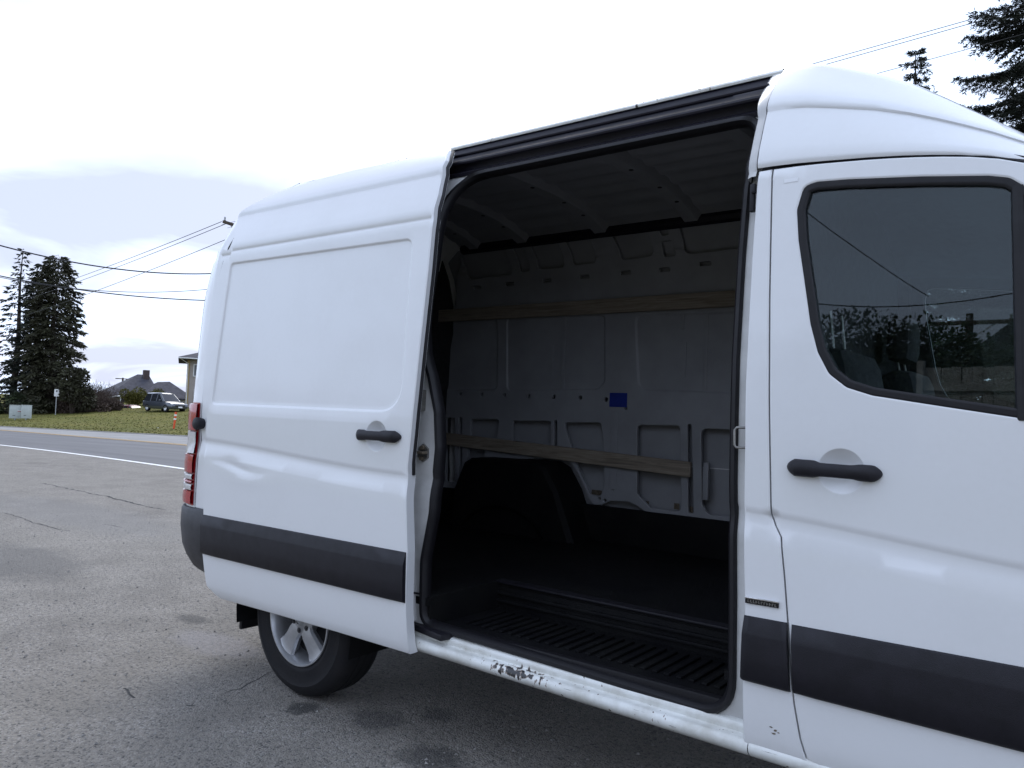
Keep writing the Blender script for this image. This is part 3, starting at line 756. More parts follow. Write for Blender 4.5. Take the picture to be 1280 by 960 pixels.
strip('trim_strip', lambda f: a[0]+(c[0]-a[0])*f+.002, lambda f: b[0]+(d[0]-b[0])*f-.002, lambda x: a[1]+(b[1]-a[1])*(x-a[0])/(b[0]-a[0]), lambda x: c[1]+(d[1]-c[1])*(x-c[0])/(d[0]-c[0]), DO, door)
def handle(name, L, Rr, cz, parent, off, flip):
    """pull handle: fixed pad with the lock, grip bar bridging the dish, short front pad"""
    (x0, z0), (x1, z1) = L, Rr; us = sorted(set([0, .004, .012, .025, .045, .07, .1]+[k/26 for k in range(3, 24)]+[.90, .93, .955, .975, .988, .996, 1.])); rows = []
    for u in us:
        uu = 1-u if flip else u
        x = x0+(x1-x0)*u; z = z0+(z1-z0)*u
        hh = .0245*min(1, (max(uu, .0005)/.10)**.5)*min(1, (max(1-uu, .0005)/.08)**.5)*(1.0-.22*sstep(.30, .40, uu)+.16*sstep(.70, .80, uu))
        dd = .030*min(1, (max(uu, .002)/.12)**.5)*min(1, (max(1-uu, .002)/.12)**.5)+.006*math.sin(math.pi*uu)
        base = -.016*(sstep(.30, .38, uu)-sstep(.68, .76, uu))
        y0 = float(Ys(x, z))-off
        ring = []
        for j in range(14):
            t = 2*math.pi*j/14; cy = math.cos(t); sz = math.sin(t)
            yy = y0-dd*(.5+.5*cy)+base*(.5-.5*cy)+.001; ring.append((x, yy, z+hh*sz*(1 if abs(sz) < .8 else 1.0)))
        rows.append(ring)
    mb = MB(); mb.loft(rows, closed=True); mb.f += [tuple(range(14)), tuple(len(mb.v)-14+j for j in range(14))]
    h = mb.build(name, 'trim', parent, sharp=50)
    return h
handle('door_handle', D2(446.5, 543), D2(502, 546.5), 0, door, DO, True)
# dark rubber along the door's leading edge and the inner skin
fe = resamp([front[i] for i in range(3, len(front))]+[ftop], .06, False)
MB().tube([(x+.004, float(Ys(x, z))-DO+.03, z) for x, z in fe], .007, 6).build('edge_rubber', 'rubber', door)
ia = inset(dout, .05)
panel('inner_skin', ia, lambda x, z: Ys(x, z)-DO+.046, 'jamb', door, step=.12, depth=.012, rnd=.003)
# door stop buffer on the body behind the door
p = S(253.5, 529.5, .0)
MB().lathe([(.0, -.046), (.026, -.045), (.032, -.040), (.032, -.02), (.022, .02)], tuple(p), n=20).build('door_buffer', 'trim', van)
# lower guide arm
pa = on(513, 786, 'y', -.98); pb = on(562, 789, 'y', -.80)
MB().box(((pa[0]+pb[0])/2, -.90, pa[2]-.005), (.30, .10, .026), Matrix.Rotation(-.2, 3, 'Z'), .006).build('guide_arm', 'trim', van)

# ---- front door
ax_front = 1.14
wpx = [(1005, 232), (1022, 227), (1060, 224), (1150, 220.5), (1235, 219.5), (1262, 222)]
wo_l = [(996, 262), (998, 300), (1005, 348), (1013, 405), (1022, 440), (1036, 467), (1058, 484), (1090, 494), (1180, 508), (1280, 523)]
wleft = [S2(*q) for q in wo_l]; wtop = [S2(*q) for q in wpx]
win = wleft+[(.90, 1.355), (1.02, 1.37), (1.03, 1.42), (.90, 1.72), (.80, 1.90), (.74, 1.955)]+wtop[::-1]
win = rpoly(win, [.04]*len(win), 3)
if area2(win) < 0: win = win[::-1]
fdo = [(x, z) for x, z in fd[:-1]]
sl = [(x, float(seamz(x))-.0055) for x in np.linspace(fd[0][0], .93, 14)]
fdout = fdo[::-1][:-1]+sl+[(1.0, 1.86), (1.12, 1.58), (1.17, 1.35), (1.17, .95), (1.13, .80), (1.05, .60), (1.0, .45), (.95, .415), (.30, .415)]
if area2(fdout) < 0: fdout = fdout[::-1]
FC = S2(1051, 589)
def Yf(x, z): return Ys(x, z)+dish(x, z, FC, .062)
fdoor = panel('front_door', fdout, Yf, 'paint', van, holes=[inset(win, -.001)], loops=[circ(FC, .064, 40), circ(FC, .0605, 40), circ(FC, .050, 30), circ(FC, .038, 24), circ(FC, .025, 18), circ(FC, .012, 12), inset(win, -.012)], lines=clines, step=.04, depth=.04, rnd=.004, bstep=.03, sharp=70)
glz = inset(win, .022)
DIV = .72
fr = panel('window_frame', inset(win, -.003), lambda x, z: Ys(x, z)+.001, 'rubber', fdoor, holes=[glz], step=.02, depth=.035, rnd=.006, bstep=.02)
panel('window_glass', inset(glz, -.018), lambda x, z: Ys(x, z)+.0165, 'glass', fdoor, step=.06, depth=.004, rnd=0)
MB().tube([(float(.715+.02*(1-u)), float(Ys(.72, 1.39+u*.6))+.012, 1.385+u*.585) for u in np.linspace(0, 1, 12)], .016, 8).build('window_divider', 'rubber', fdoor)
handle('door_handle', S2(984, 583), S2(1103.5, 593), 0, fdoor, 0., False)
a2, b2 = S2(988, 780), S2(1280, 834); c2, d2 = S2(991, 866), S2(1280, 940)
sl_t = (b2[1]-a2[1])/(b2[0]-a2[0]); sl_b = (d2[1]-c2[1])/(d2[0]-c2[0])
strip('trim_strip', lambda f: a2[0]+(c2[0]-a2[0])*f+.004, lambda f: 1.12-.06*f, lambda x: a2[1]+sl_t*(x-a2[0]), lambda x: c2[1]+sl_b*(x-c2[0]), 0., fdoor)
a3, b3 = S2(930.5, 768.5), S2(985, 778.5); c3, d3 = S2(927, 849), S2(989.5, 865.5)
strip('trim_strip', lambda f: a3[0]+(c3[0]-a3[0])*f, lambda f: b3[0]+(d3[0]-b3[0])*f-.003, lambda x: a3[1]+(b3[1]-a3[1])*(x-a3[0])/(b3[0]-a3[0]), lambda x: c3[1]+(d3[1]-c3[1])*(x-c3[0])/(d3[0]-c3[0]), 0., bpil)
# badge: dark plate, bright upper edge, small raised lettering too small to read
p0, p1 = S(932, 749.5), S(974, 756.5); bc = (p0+p1)/2; bl = p1[0]-p0[0]
bd = MB().box((bc[0], bc[1]-.003, bc[2]), (bl, .006, .017), Matrix.Rotation(math.atan2(p0[2]-p1[2], bl), 3, 'Y'), .002).build('badge', 'black_gloss', bpil)
MB().box((bc[0], bc[1]-.005, bc[2]+.0085), (bl, .007, .004), Matrix.Rotation(math.atan2(p0[2]-p1[2], bl), 3, 'Y'), .001).build('badge_edge', 'chrome', bd)
gl_ = MB(); rg = random.Random(2)
for k in range(11):
    x = p0[0]+bl*(.10+.08*k); gl_.box((x, bc[1]-.0066, bc[2]-.001), (.0022, .0012, .0075))
    gl_.box((x+.0022, bc[1]-.0066, bc[2]-.001+rg.choice((-.003, 0, .003))), (.0032, .0012, .0018))
gl_.build('badge_letters', 'steel', bd, smooth=False)
p = S(989, 225.5); MB().box((p[0], p[1]-.0008, p[2]), (.040, .0015, .011), None, 0).build('sticker', 'white_sticker', fdoor, smooth=False)
# paint chips on the pillar's foot
for (px_, py_, s_) in ((964, 909, .006), (969, 913, .008), (967, 917, .007), (973, 916, .004)):
    p = S(px_, py_); MB().prism([(p[0]+s_*rg.uniform(.4, 1)*math.cos(t), p[2]+s_*.5*rg.uniform(.4, 1)*math.sin(t)) for t in np.linspace(0, 6.28, 8)[:-1]], p[1]-.0008, p[1]+.001).build('paint_chip', 'zinc_rust', bpil, smooth=False)
# ---- far side front door, simple but with its window
panel('far_front_door', fdout, off_fn(0), 'paint', van, holes=[win], lines=clines, step=.09, depth=.04, mirror=True)
panel('far_window_frame', inset(win, -.003), lambda x, z: Ys(x, z)+.001, 'rubber', van, holes=[glz], step=.04, depth=.03, rnd=.006, mirror=True)
panel('far_window_glass', inset(glz, -.018), lambda x, z: Ys(x, z)+.0165, 'glass', van, step=.1, depth=.004, rnd=0, mirror=True)
for s in (1, -1):
    MB().tube([(x, s*(float(Ys(x, float(seamz(x))))+.030), float(seamz(x))) for x in np.linspace(.06, .93, 16)], .018, 6).build('gap_light_block', 'rubber', van)  # black tubes added behind the roof gap to stop light showing through
# ---- nose: windscreen, bonnet, wings, grille, bumper (outside the frame, but there)
def arc_row(x, z, yh, bulge, n=12): return [(x+bulge*(1-(2*k/n-1)**2), yh*(2*k/n-1), z) for k in range(n+1)]
ws = [arc_row(.95, 2.03, .80, .06), arc_row(1.10, 1.86, .83, .09), arc_row(1.28, 1.64, .86, .12), arc_row(1.46, 1.42, .88, .15)]
MB().loft(ws).build('windscreen', 'glass', van, fix=False)
for s in (-1, 1):
    MB().tube([(.93, s*.845, 2.0), (1.08, s*.865, 1.82), (1.26, s*.885, 1.6), (1.44, s*.90, 1.40)], .045, 10).build('a_pillar', 'paint', van)
FA = AX+3.665
hood = [arc_row(1.42, 1.40, .885, .15), arc_row(1.62, 1.33, .88, .17), arc_row(1.90, 1.22, .84, .20), arc_row(2.15, 1.06, .78, .22), arc_row(2.22, .95, .76, .22)]
MB().loft(hood).build('bonnet', 'paint', van, fix=False)
wing = [(1.18, .42)]+[(q[0], q[1]) for q in arch_pts(FA, .42, z0=.42)[::-1]]+[(2.22, .42), (2.24, .80), (2.12, 1.06), (1.90, 1.21), (1.62, 1.32), (1.40, 1.39), (1.21, 1.36), (1.21, .96), (1.18, .80), (1.10, .6)]
for mi in (False, True):
    panel('front_wing', wing, lambda x, z: Ys(x, z)+.02*sstep(1.9, 2.3, x), 'paint', van, step=.09, depth=.03, mirror=mi)
MB().loft([arc_row(2.22, z, .80, b_, 14) for z, b_ in ((.30, .16), (.36, .24), (.52, .28), (.66, .27), (.70, .24))]).build('front_bumper', 'trim', van, fix=False)
gr = MB().loft([arc_row(2.21, z, .40, .20, 8) for z in (.70, .95)]).build('grille', 'black_gloss', van, fix=False)
for k in range(3): MB().tube([(q[0]+.02, q[1], q[2]) for q in arc_row(2.21, .75+.07*k, .38, .20, 8)], .012, 8).build('grille_bar', 'galv', gr)
for s in (-1, 1):
    MB().loft([[(2.21+.16*math.sin(u*1.2), s*(.80-.38*u), z+.08*u*0) for u in np.linspace(0, 1, 6)] for z in (.72, .84, 1.0)]).build('headlamp', 'lamp_lens', van, fix=False)
    MB().box((1.32, s*1.13, 1.56), (.12, .20, .32), None, .045).build('door_mirror', 'trim', van)
    MB().tube([(1.28, s*.93, 1.46), (1.30, s*1.05, 1.48)], .03, 8).build('mirror_arm', 'trim', van)
# ---- rear end
def corner(z, off=0., n=8, a0=0., a1=90.):
    y0 = float(Ys(QX, z)); r_ = []
    ln_ = .03*sstep(1.2, 2.0, z)+.10*sstep(1.85, 2.3, z)+.26*max(0., (z-2.26)/.26)**2
    for a in np.linspace(R(a0), R(a1), n): r_.append((QX+ln_-(.23+off)*math.sin(a), y0+.15*(1-math.cos(a))-off*math.cos(a), z))
    return r_
zz = list(np.linspace(.80, 2.09, 16))+[2.116, 2.16, 2.22, 2.28, 2.34, 2.40, 2.46, 2.515]
for s in (1, -1):
    rows = [[(x, s*y, z) for x, y, z in corner(z)] for z in zz]
    MB().loft(rows).build('rear_corner', 'paint', van, fix=False)
    # gap between corner and side
    MB().tube([(corner(z)[0][0]+.003, s*(float(Ys(QX, z))+.004), z) for z in zz], .0042, 5).build('corner_gap', 'rubber', van)
rz_ = zz
rows = [[(corner(z)[-1][0], u*(-float(Ys(QX, z))-.15), z) for u in np.linspace(-1, 1, 9)] for z in rz_]
MB().loft(rows).build('rear_doors', 'paint', van, fix=False)
MB().box((QX-.230, 0, 1.45), (.006, .008, 1.28)).build('rear_door_gap', 'rubber', van)
tz = lambda py: float(on(245, py, 'y', -.93)[2])
seg = [(504, 538, 'tail_red'), (538, 566, 'tail_clear'), (566, 590, 'tail_red'), (590, 598, 'tail_clear'), (598, 602.5, 'tail_red'), (602.5, 611, 'tail_clear'), (611, 628, 'tail_red')]
for s in (1, -1):
    zt_, zb_ = tz(504), tz(628)
    tl = MB().loft([[(x, s*y, z) for x, y, z in corner(z, .004, 8, 3, 86)] for z in np.linspace(zb_-.004, zt_+.004, 4)]).build('tail_lamp', 'tail_red', van, fix=False)
    for p0_, p1_, m in seg:
        zA, zB = tz(p0_)-.0015, tz(p1_)+.0015
        rows = [[(x, s*y, z) for x, y, z in corner(z, o_, 9, 4, 84)] for z, o_ in ((zB, .006), (zB+.003, .017), ((zA+zB)/2, .020), (zA-.003, .017), (zA, .006))]
        MB().loft(rows).build('red_lens' if m == 'tail_red' else 'clear_lens', m, tl, fix=False)
    # hinge of the rear door
    MB().box((QX-.235, s*.83, 1.69), (.05, .06, .05), None, .012).build('rear_hinge', 'galv', van)
    MB().box((QX-.235, s*.83, 1.62), (.045, .055, .05), None, .012).build('rear_hinge', 'galv', van)
def corner2(z, off, n=10):
    y0 = float(Ys(QX, .70)); return [(QX+.03-(.265+off)*math.sin(a), y0+.15*(1-math.cos(a))-off*math.cos(a), z) for a in np.linspace(0, R(90), n)]
rows = []
for z, o_ in ((.805, -.02), (.800, .016), (.785, .024), (.70, .026), (.60, .012), (.54, -.012), (.48, -.05), (.45, -.09)):
    c = corner2(z, o_); c = [(c[0][0]+.16, c[0][1]+.012, z)]+c; rows.append(c+[(c[-1][0], y, z) for y in (-.4, 0., .4)]+[(x, -y, z_) for x, y, z_ in c[::-1]])
MB().loft(rows).build('rear_bumper', 'bumper_plastic', van, fix=False)
MB().box((QX+.26, -.955, .70), (.44, .03, .20), None, .012).build('quarter_trim', 'trim', van)
# ---- wheels
def wheel(cx, s):
    c = (cx, s*.893, WR); q = s
    e_ = empty('wheel', c); e_.parent = van; e_.location = (c[0]+.4, c[1], c[2])
    wv = WR
    tp = [(.206, .012), (.214, -.002), (.226, -.006), (.236, -.009), (.240, -.0075), (.275, -.011), (.296, -.010), (.300, -.0125), (.310, -.0085), (.335, .004), (.350, .022), (.3565, .045), (.357, .070), (.349, .074), (.349, .082), (.357, .086), (.357, .112), (.349, .116), (.349, .124), (.357, .128), (.357, .154), (.349, .158), (.349, .166), (.3565, .175), (.350, .195), (.33, .210), (.27, .218), (.206, .21)]
    mb = MB().lathe([(r_, h*-s) for r_, h in tp], c, n=72, sgn=1)
    ty = mb.build('tyre', 'tyre', e_, sharp=50, world=False); ty.matrix_parent_inverse = Matrix.Translation((-c[0], -c[1], -c[2]))
    def sub(mb, name, m, par=e_, sharp=35):
        o = mb.build(name, m, par, sharp=sharp, world=False)
        o.matrix_parent_inverse = Matrix.Translation((-c[0], -c[1], -c[2])) if par is e_ else Matrix.Identity(4)
        return o
    rp = [(.2135, -.004), (.2115, -.010), (.205, -.010), (.200, -.002), (.194, .010), (.186, .05), (.178, .12), (.185, .22)]
    rim = sub(MB().lathe([(r_, h*-s) for r_, h in rp], c, n=72), 'rim', 'alloy')
    sub(MB().lathe([(.0, .075*-s), (.12, .08*-s), (.185, .085*-s)], c, n=36), 'brake_disc', 'alloy_dark', e_)
    for k in range(5):
        a0 = R(-90+36+72*k)
        sec = []
        for rr, hw, y_, th in ((.045, .040, .012, .03), (.085, .041, .006, .035), (.12, .043, .010, .04), (.16, .050, .014, .04), (.185, .060, .012, .035), (.199, .072, .008, .03)):
            ring = []
            for (du, dv) in ((-1, .35), (-.82, 0), (-.3, -.12), (.3, -.12), (.82, 0), (1, .35), (.8, 1), (-.8, 1)):
                t = du*hw; yy = y_+dv*th if dv > 0 else y_+dv*.02
                u = (math.cos(a0), math.sin(a0)); v_ = (-math.sin(a0), math.cos(a0))
                ring.append((c[0]+rr*u[0]+t*v_[0], c[1]-s*yy, c[2]+rr*u[1]+t*v_[1]))
            sec.append(ring)
        mb = MB().loft(sec, closed=True); sub(mb, 'spoke', 'alloy', rim, 40)
    hub = sub(MB().lathe([(0, .004*-s), (.030, .004*-s), (.036, .008*-s), (.070, .010*-s), (.078, .016*-s), (.078, .05*-s)], c, n=40), 'hub', 'alloy', rim)
    for k in range(6):
        a0 = R(60*k+20); cc = (c[0]+.055*math.cos(a0), c[1]-s*.0, c[2]+.055*math.sin(a0))
        sub(MB().lathe([(0, .0065*-s), (.0125, .0065*-s), (.0135, .012*-s)], cc, n=14), 'lug_hole', 'alloy_dark', rim)
        sub(MB().lathe([(0, .001*-s), (.006, .001*-s), (.0075, .012*-s)], cc, n=6), 'lug_bolt', 'alloy_dark', rim)
    cap = sub(MB().lathe([(0, -.004*-s), (.022, -.003*-s), (.030, .002*-s), (.031, .012*-s)], c, n=30), 'centre_cap', 'galv', rim)
    star = MB()
    for k in range(3):
        a0 = R(90+120*k); u = Vector((math.cos(a0), 0, math.sin(a0))); v_ = Vector((-math.sin(a0), 0, math.cos(a0))); C_ = Vector(c)+Vector((0, s*.0055, 0))
        star.add([C_+u*.021, C_+v_*.004-u*.001, C_-v_*.004-u*.001, C_+Vector((0, s*.003, 0))], [(0, 1, 3), (0, 3, 2), (1, 2, 3)])
    star.tube([Vector(c)+Vector((.022*math.cos(a), s*.0045, .022*math.sin(a))) for a in np.linspace(0, 2*math.pi, 28)[:-1]], .0018, 5, closed=True)
    sub(star, 'star_emblem', 'chrome', rim)
    return e_
for cx in (AX, FA):
    for s in (-1, 1): wheel(cx, s)
for s in (-1, 1):
    MB().box((AX-.55, s*.735, .315), (.025, .20, .25), None, .008).build('mud_flap', 'rubber', van)
    # wheel housing (black liner, also seen from inside the cargo room)
    prof_h = [(AX-.50, .58), (AX-.43, .86), (AX-.36, 1.02), (AX-.30, 1.055), (AX, 1.06), (AX+.22, 1.06), (AX+.29, 1.03), (AX+.38, .90), (AX+.52, .58)]
    rows = [[(x, s*y, z) for x, z in prof_h] for y in (.64, .66, .93)]
    rows[0] = [(x*1+(AX-x)*.06, s*.64, z-.015) for x, z in prof_h]
    hb = MB().loft(rows); k0 = len(hb.v); hb.f.append(tuple(range(len(prof_h))))
    hb.build('wheel_housing', 'floor_black', van, fix=False)
    rows = [[(AX+.42*math.cos(t), s*y, WR+.42*math.sin(t)) for t in np.linspace(-.2, math.pi+.2, 20)] for y in (.60, .95)]
    MB().loft(rows).build('wheel_arch_liner', 'floor_black', van, fix=False)
# ---- cargo room
SY0, SY1 = -.885, -.47
fl = MB()
FZ = .590
fl.box((-1.47, (.88+SY1)/2, FZ), (3.02, .88-SY1, .03)); fl.box(((-1.24-2.98)/2, (SY0+SY1)/2-.02, FZ-.001), (2.98-1.24, SY1-SY0+.04, .03)); fl.box((.03, (SY0+SY1)/2-.03, FZ-.002), (.10, SY1-SY0, .03))
fl.build('cargo_floor', 'floor_black', van, smooth=False)
st = MB().box((-.62, (SY0+SY1)/2, .485), (1.26, SY1-SY0, .02), None, .004).build('step_tread', 'floor_black', van)
for k in range(26):
    x = -1.16+k*.0445
    MB().box((x, -.66, .4995), (.020, .26, .010), None, .004).build('tread_rib', 'floor_black', st)
rs = MB().box((-.62, SY1+.006, .528), (1.27, .02, .125), None, .004).build('step_riser', 'floor_black', van)
for z in (.528, .562):
    MB().box((-.62, SY1-.010, z), (1.24, .020, .014), None, .005).build('riser_rib', 'floor_black', rs)
MB().box((-.62, SY1+.01, .609), (1.27, .06, .010), None, .004).build('floor_edging', 'trim', van)
MB().box((-1.262, (SY0+SY1)/2-.015, .545), (.05, SY1-SY0+.03, .130)).build('step_side', 'floor_black', van)
MB().box((.012, (SY0+SY1)/2, .545), (.02, SY1-SY0, .12)).build('step_side', 'floor_black', van)
MB().box((-.62, -.893, .488), (1.26, .03, .045), None, .008).build('step_edge', 'rubber', van)
# inner wall on the far side: pressed frame with openings, built mirrored (y positive)
def Wp(px, py): P = on(px, py, 'y', .88); return (float(P[0]), float(P[2]))
def Yin(x, z): return np.maximum(-.88, prof(np.asarray(z)*1.0)+.075) + 0*np.asarray(x)
wall_out = [Wp(553, 611), Wp(588, 612), Wp(598, 600), Wp(612, 574), Wp(700, 573), Wp(712, 577), Wp(722, 592), Wp(736, 624), Wp(742, 631), Wp(752, 631), Wp(762, 626), Wp(785, 627), Wp(797, 633), Wp(808, 641), Wp(860, 646), Wp(912, 654)]
wall_out += [(-.30, .80), (.02, .80), (.02, 2.455), (-2.60, 2.455), (-2.72, 2.30), (-2.82, 2.0), (-2.84, .80)]
if area2(wall_out) < 0: wall_out = wall_out[::-1]
H = []
def hole_px(pts, r_): H.append(rpoly([Wp(*q) for q in pts], r_, 4))
hole_px([(796, 531), (850, 532), (851, 640), (812, 635), (803, 625), (796, 618)], [.03, .03, .03, .02, .02, .02])
hole_px([(876, 535), (912, 537), (940, 540), (940, 650), (884, 643), (877, 630)], [.04, .0, .04, .04, .04, .02])
hole_px([(859, 530), (864, 530), (867, 642), (860, 641)], .012)
hole_px([(704, 528), (750, 528), (754, 545), (755, 610), (750, 620), (737, 618), (720, 580)], .025)
hole_px([(640, 526), (688, 526), (688, 556), (640, 552)], .02)
hole_px([(692, 525), (696, 525), (696, 566), (692, 562)], .008)
hole_px([(588, 524), (624, 524), (620, 549), (588, 546)], .02)
hole_px([(573, 522), (577, 522), (577, 606), (573, 604)], .008)
hole_px([(584, 562), (606, 562), (600, 590), (592, 606), (584, 606)], .02)
hole_px([(557, 522), (568, 522), (568, 603), (557, 602)], .015)
for px_, py_ in ((885, 331), (834, 338), (785.5, 342), (734, 347), (687, 351.5), (641, 356), (600, 360), (566, 363)):
    c = Wp(px_, py_); H.append(rpoly([(c[0]-.034, c[1]-.011), (c[0]+.034, c[1]-.011), (c[0]+.034, c[1]+.011), (c[0]-.034, c[1]+.011)], .006, 2))
for px_, py_ in ((575, 493), (602, 493), (630.5, 494), (661, 495), (692, 496), (725, 497), (757, 499.5)):
    c = Wp(px_, py_); H.append(circ(c, .014, 10))
for px_, py_ in ((765.5, 540), (766, 611), (782, 510), (756, 626), (749, 623)):
    c = Wp(px_, py_); H.append(circ(c, .011, 8))
REC = []
def rec_px(pts, r_, dp): q = rpoly([Wp(*k) for k in pts], r_, 5); REC.append((q if area2(q) > 0 else q[::-1], dp))
rec_px([(792, 392), (940, 388), (940, 494), (803, 489), (796, 480)], .06, .012)
rec_px([(632, 396), (757, 392), (757, 478), (748, 488), (632, 490)], .05, .012)
rec_px([(556, 398), (622, 396), (622, 489), (556, 489)], .05, .012)
hole_px([(862, 262), (940, 250), (940, 312), (870, 320), (862, 318)], .03)
hole_px([(776, 276), (822, 268), (824, 322), (784, 328)], .03)
hole_px([(835, 268), (847, 266), (848, 298), (838, 300)], .012); hole_px([(835, 306), (849, 304), (851, 322), (836, 324)], .012)
hole_px([(721, 286), (752, 280), (752, 331), (724, 334)], .03); hole_px([(678, 293), (712, 287), (713, 336), (680, 339)], .03)
hole_px([(655, 296), (668, 294), (670, 340), (658, 342)], .015); hole_px([(590, 306), (645, 298), (647, 345), (592, 351)], .03)
def Yw(x, z):
    P = np.c_[np.atleast_1d(x), np.atleast_1d(z)]; y = Yin(P[:, 0], P[:, 1])
    for q, dp in REC: y = y - np.where(pts_in(q, P), dp*sstep(0, .018, seg_d(q, P)), 0)
    return y
# the near-side builder faces -y; for the far wall we want the visible face at +y plane looking towards -y
def wall_panel(name, outl, Yf_, m, parent, holes, loops, depth, step, **k):
    return panel(name, outl, lambda x, z: -Yf_(x, z), m, parent, holes=holes, loops=loops, depth=depth, step=step, **k)
iw = wall_panel('inner_wall', wall_out, Yw, 'inner_paint', van, H, [l for q, dp in REC for l in (q, inset(q, .009), inset(q, .018))], .022, .06, rnd=.004, bstep=.04)
# skin stiffener brackets seen on the upper panels
def wbox(name, px0, py0, px1, py1, d, m, y=.878, par=iw, bev=.003):
    a = on(px0, py0, 'y', y); b = on(px1, py1, 'y', y)
    return MB().box(((a[0]+b[0])/2, y-d/2, (a[2]+b[2])/2), (abs(b[0]-a[0])+.001, d, abs(a[2]-b[2])+.001), None, bev).build(name, m, par)
wbox('panel_rib', 853, 388, 856, 412, .014, 'inner_paint', .90); wbox('panel_rib', 856, 428, 858, 472, .014, 'inner_paint', .90)
wbox('panel_rib', 882, 388, 884, 488, .012, 'inner_paint', .90); wbox('panel_rib', 704, 396, 706, 488, .012, 'inner_paint', .90)
wbox('panel_rib', 690, 432, 692, 470, .012, 'inner_paint', .90)
wbox('pillar_plate', 764, 516, 770, 612, .004, 'inner_paint', .879)
wbox('cable_duct', 881, 578, 886, 625, .02, 'inner_paint', .90)
wbox('sticker', 762.5, 491, 783.5, 509, .002, 'blue_sticker', .877, bev=0)
for a_, b_, c_, d_ in ((806, 626, 811, 633), (843, 629, 849, 637), (862, 633, 866, 641), (740, 612, 752, 626)):
    wbox('rust_patch', a_, b_, c_, d_, .002, 'zinc_rust', .915, bev=0)
# wooden battens
def batten(l, r_, hl, hr, y0, y1):
    (xl, zl), (xr, zr_) = l, r_
    V = [(xl, y0, zl), (xr, y0, zr_), (xr, y0, zr_-hr), (xl, y0, zl-hl), (xl, y1, zl), (xr, y1, zr_), (xr, y1, zr_-hr), (xl, y1, zl-hl)]
    o = MB().add(V, [(0, 1, 2, 3), (4, 7, 6, 5), (0, 4, 5, 1), (3, 2, 6, 7), (0, 3, 7, 4), (1, 5, 6, 2)]).build('wood_batten', 'wood', van, smooth=False)
    bm = bmesh.new(); bm.from_mesh(o.data); bmesh.ops.bevel(bm, geom=list(bm.edges), offset=.003, segments=1, affect='EDGES'); bm.to_mesh(o.data); bm.free(); return o
l, r_ = Wp(553, 388.5), Wp(915, 364.5); b_ = batten(l, (.0, r_[1]), .085, .09, .838, .862)
l, r_ = Wp(553, 540), Wp(866, 577.5); batten(l, r_, .083, .085, .845, .872)
# floor upstand along the wall and inner skins that close the room
MB().box((-1.45, .885, .70), (2.78, .04, .23), None, .006).build('floor_upstand', 'floor_black', van)
rows = [[(x, y, z) for z, y in zip(np.linspace(.58, 2.46, 12), [float(-prof(z)-.014) for z in np.linspace(.58, 2.46, 12)])] for x in np.linspace(-2.80, .05, 8)]
MB().loft(rows).build('outer_skin_inside', 'inner_paint', van, fix=False)
# headliner skin with ribs and cross bows
rows = []
for x in np.linspace(-2.62, .05, 150):
    k = .004*math.sin(x*60); rows.append([(x, y, 2.455+.115*(1-(abs(y)/.76)**3)-.0) for y in np.linspace(-.755, .755, 40)])
ns = []
for r_ in rows[::10]:
    ns.append([(q[0], q[1], q[2]+.006*math.cos(q[1]*46)) for q in r_])
MB().loft(ns).build('roof_skin', 'inner_paint', van, fix=False, sharp=60)
for x in (-.32, -.92, -1.50, -2.08, -2.48):
    rows = []
    for y in np.linspace(-.72, .75, 26):
        z = 2.452+.112*(1-(abs(y)/.76)**3); rows.append([(x-.062, y, z+.012), (x-.045, y, z-.022), (x-.036, y, z-.030), (x+.036, y, z-.030), (x+.045, y, z-.022), (x+.062, y, z+.012)])
    bw = MB().loft(rows).build('roof_bow', 'inner_paint', van, fix=False)
    for y in (-.3, 0., .3, .5):
        MB().lathe([(0, -.0325), (.012, -.032), (.012, -.02)], (x+.01, y, 2.452+.112*(1-(abs(y)/.76)**3)), ax='z', n=8).build('bow_hole', 'rubber', bw)
MB().tube([(-2.60, .735, 2.458), (.0, .735, 2.458)], .036, 8).build('cant_rail', 'channel', van)
MB().tube([(-2.30, -.69, 2.462), (-.02, -.69, 2.462)], .028, 8).build('cant_rail', 'channel', van)
MB().loft([[(corner(z)[-1][0]+.035, u*(-float(Ys(QX, z))-.17), z) for u in np.linspace(-1, 1, 9)] for z in np.linspace(.58, 2.42, 12)]).build('rear_door_lining', 'seat', van, fix=False)
MB().loft([[(x, float(prof(z))+.07, z) for z in np.linspace(.58, 2.44, 14)] for x in (-2.80, -2.2, -1.42)]).build('near_wall_lining', 'inner_paint', van, fix=False)
for s in (-1, 1):
    MB().loft([[(-2.80, s*(float(-prof(z))-.07), z), (-2.90, s*(float(-prof(z))-.09), z), (corner(z)[-1][0]+.04, s*(float(-Ys(QX, z))-.17), z)] for z in np.linspace(.58, 2.44, 12)]).build('dark_corner_sheet', 'seat', van, fix=False)  # dark sheets added over the white rear corners, shade put in as colour
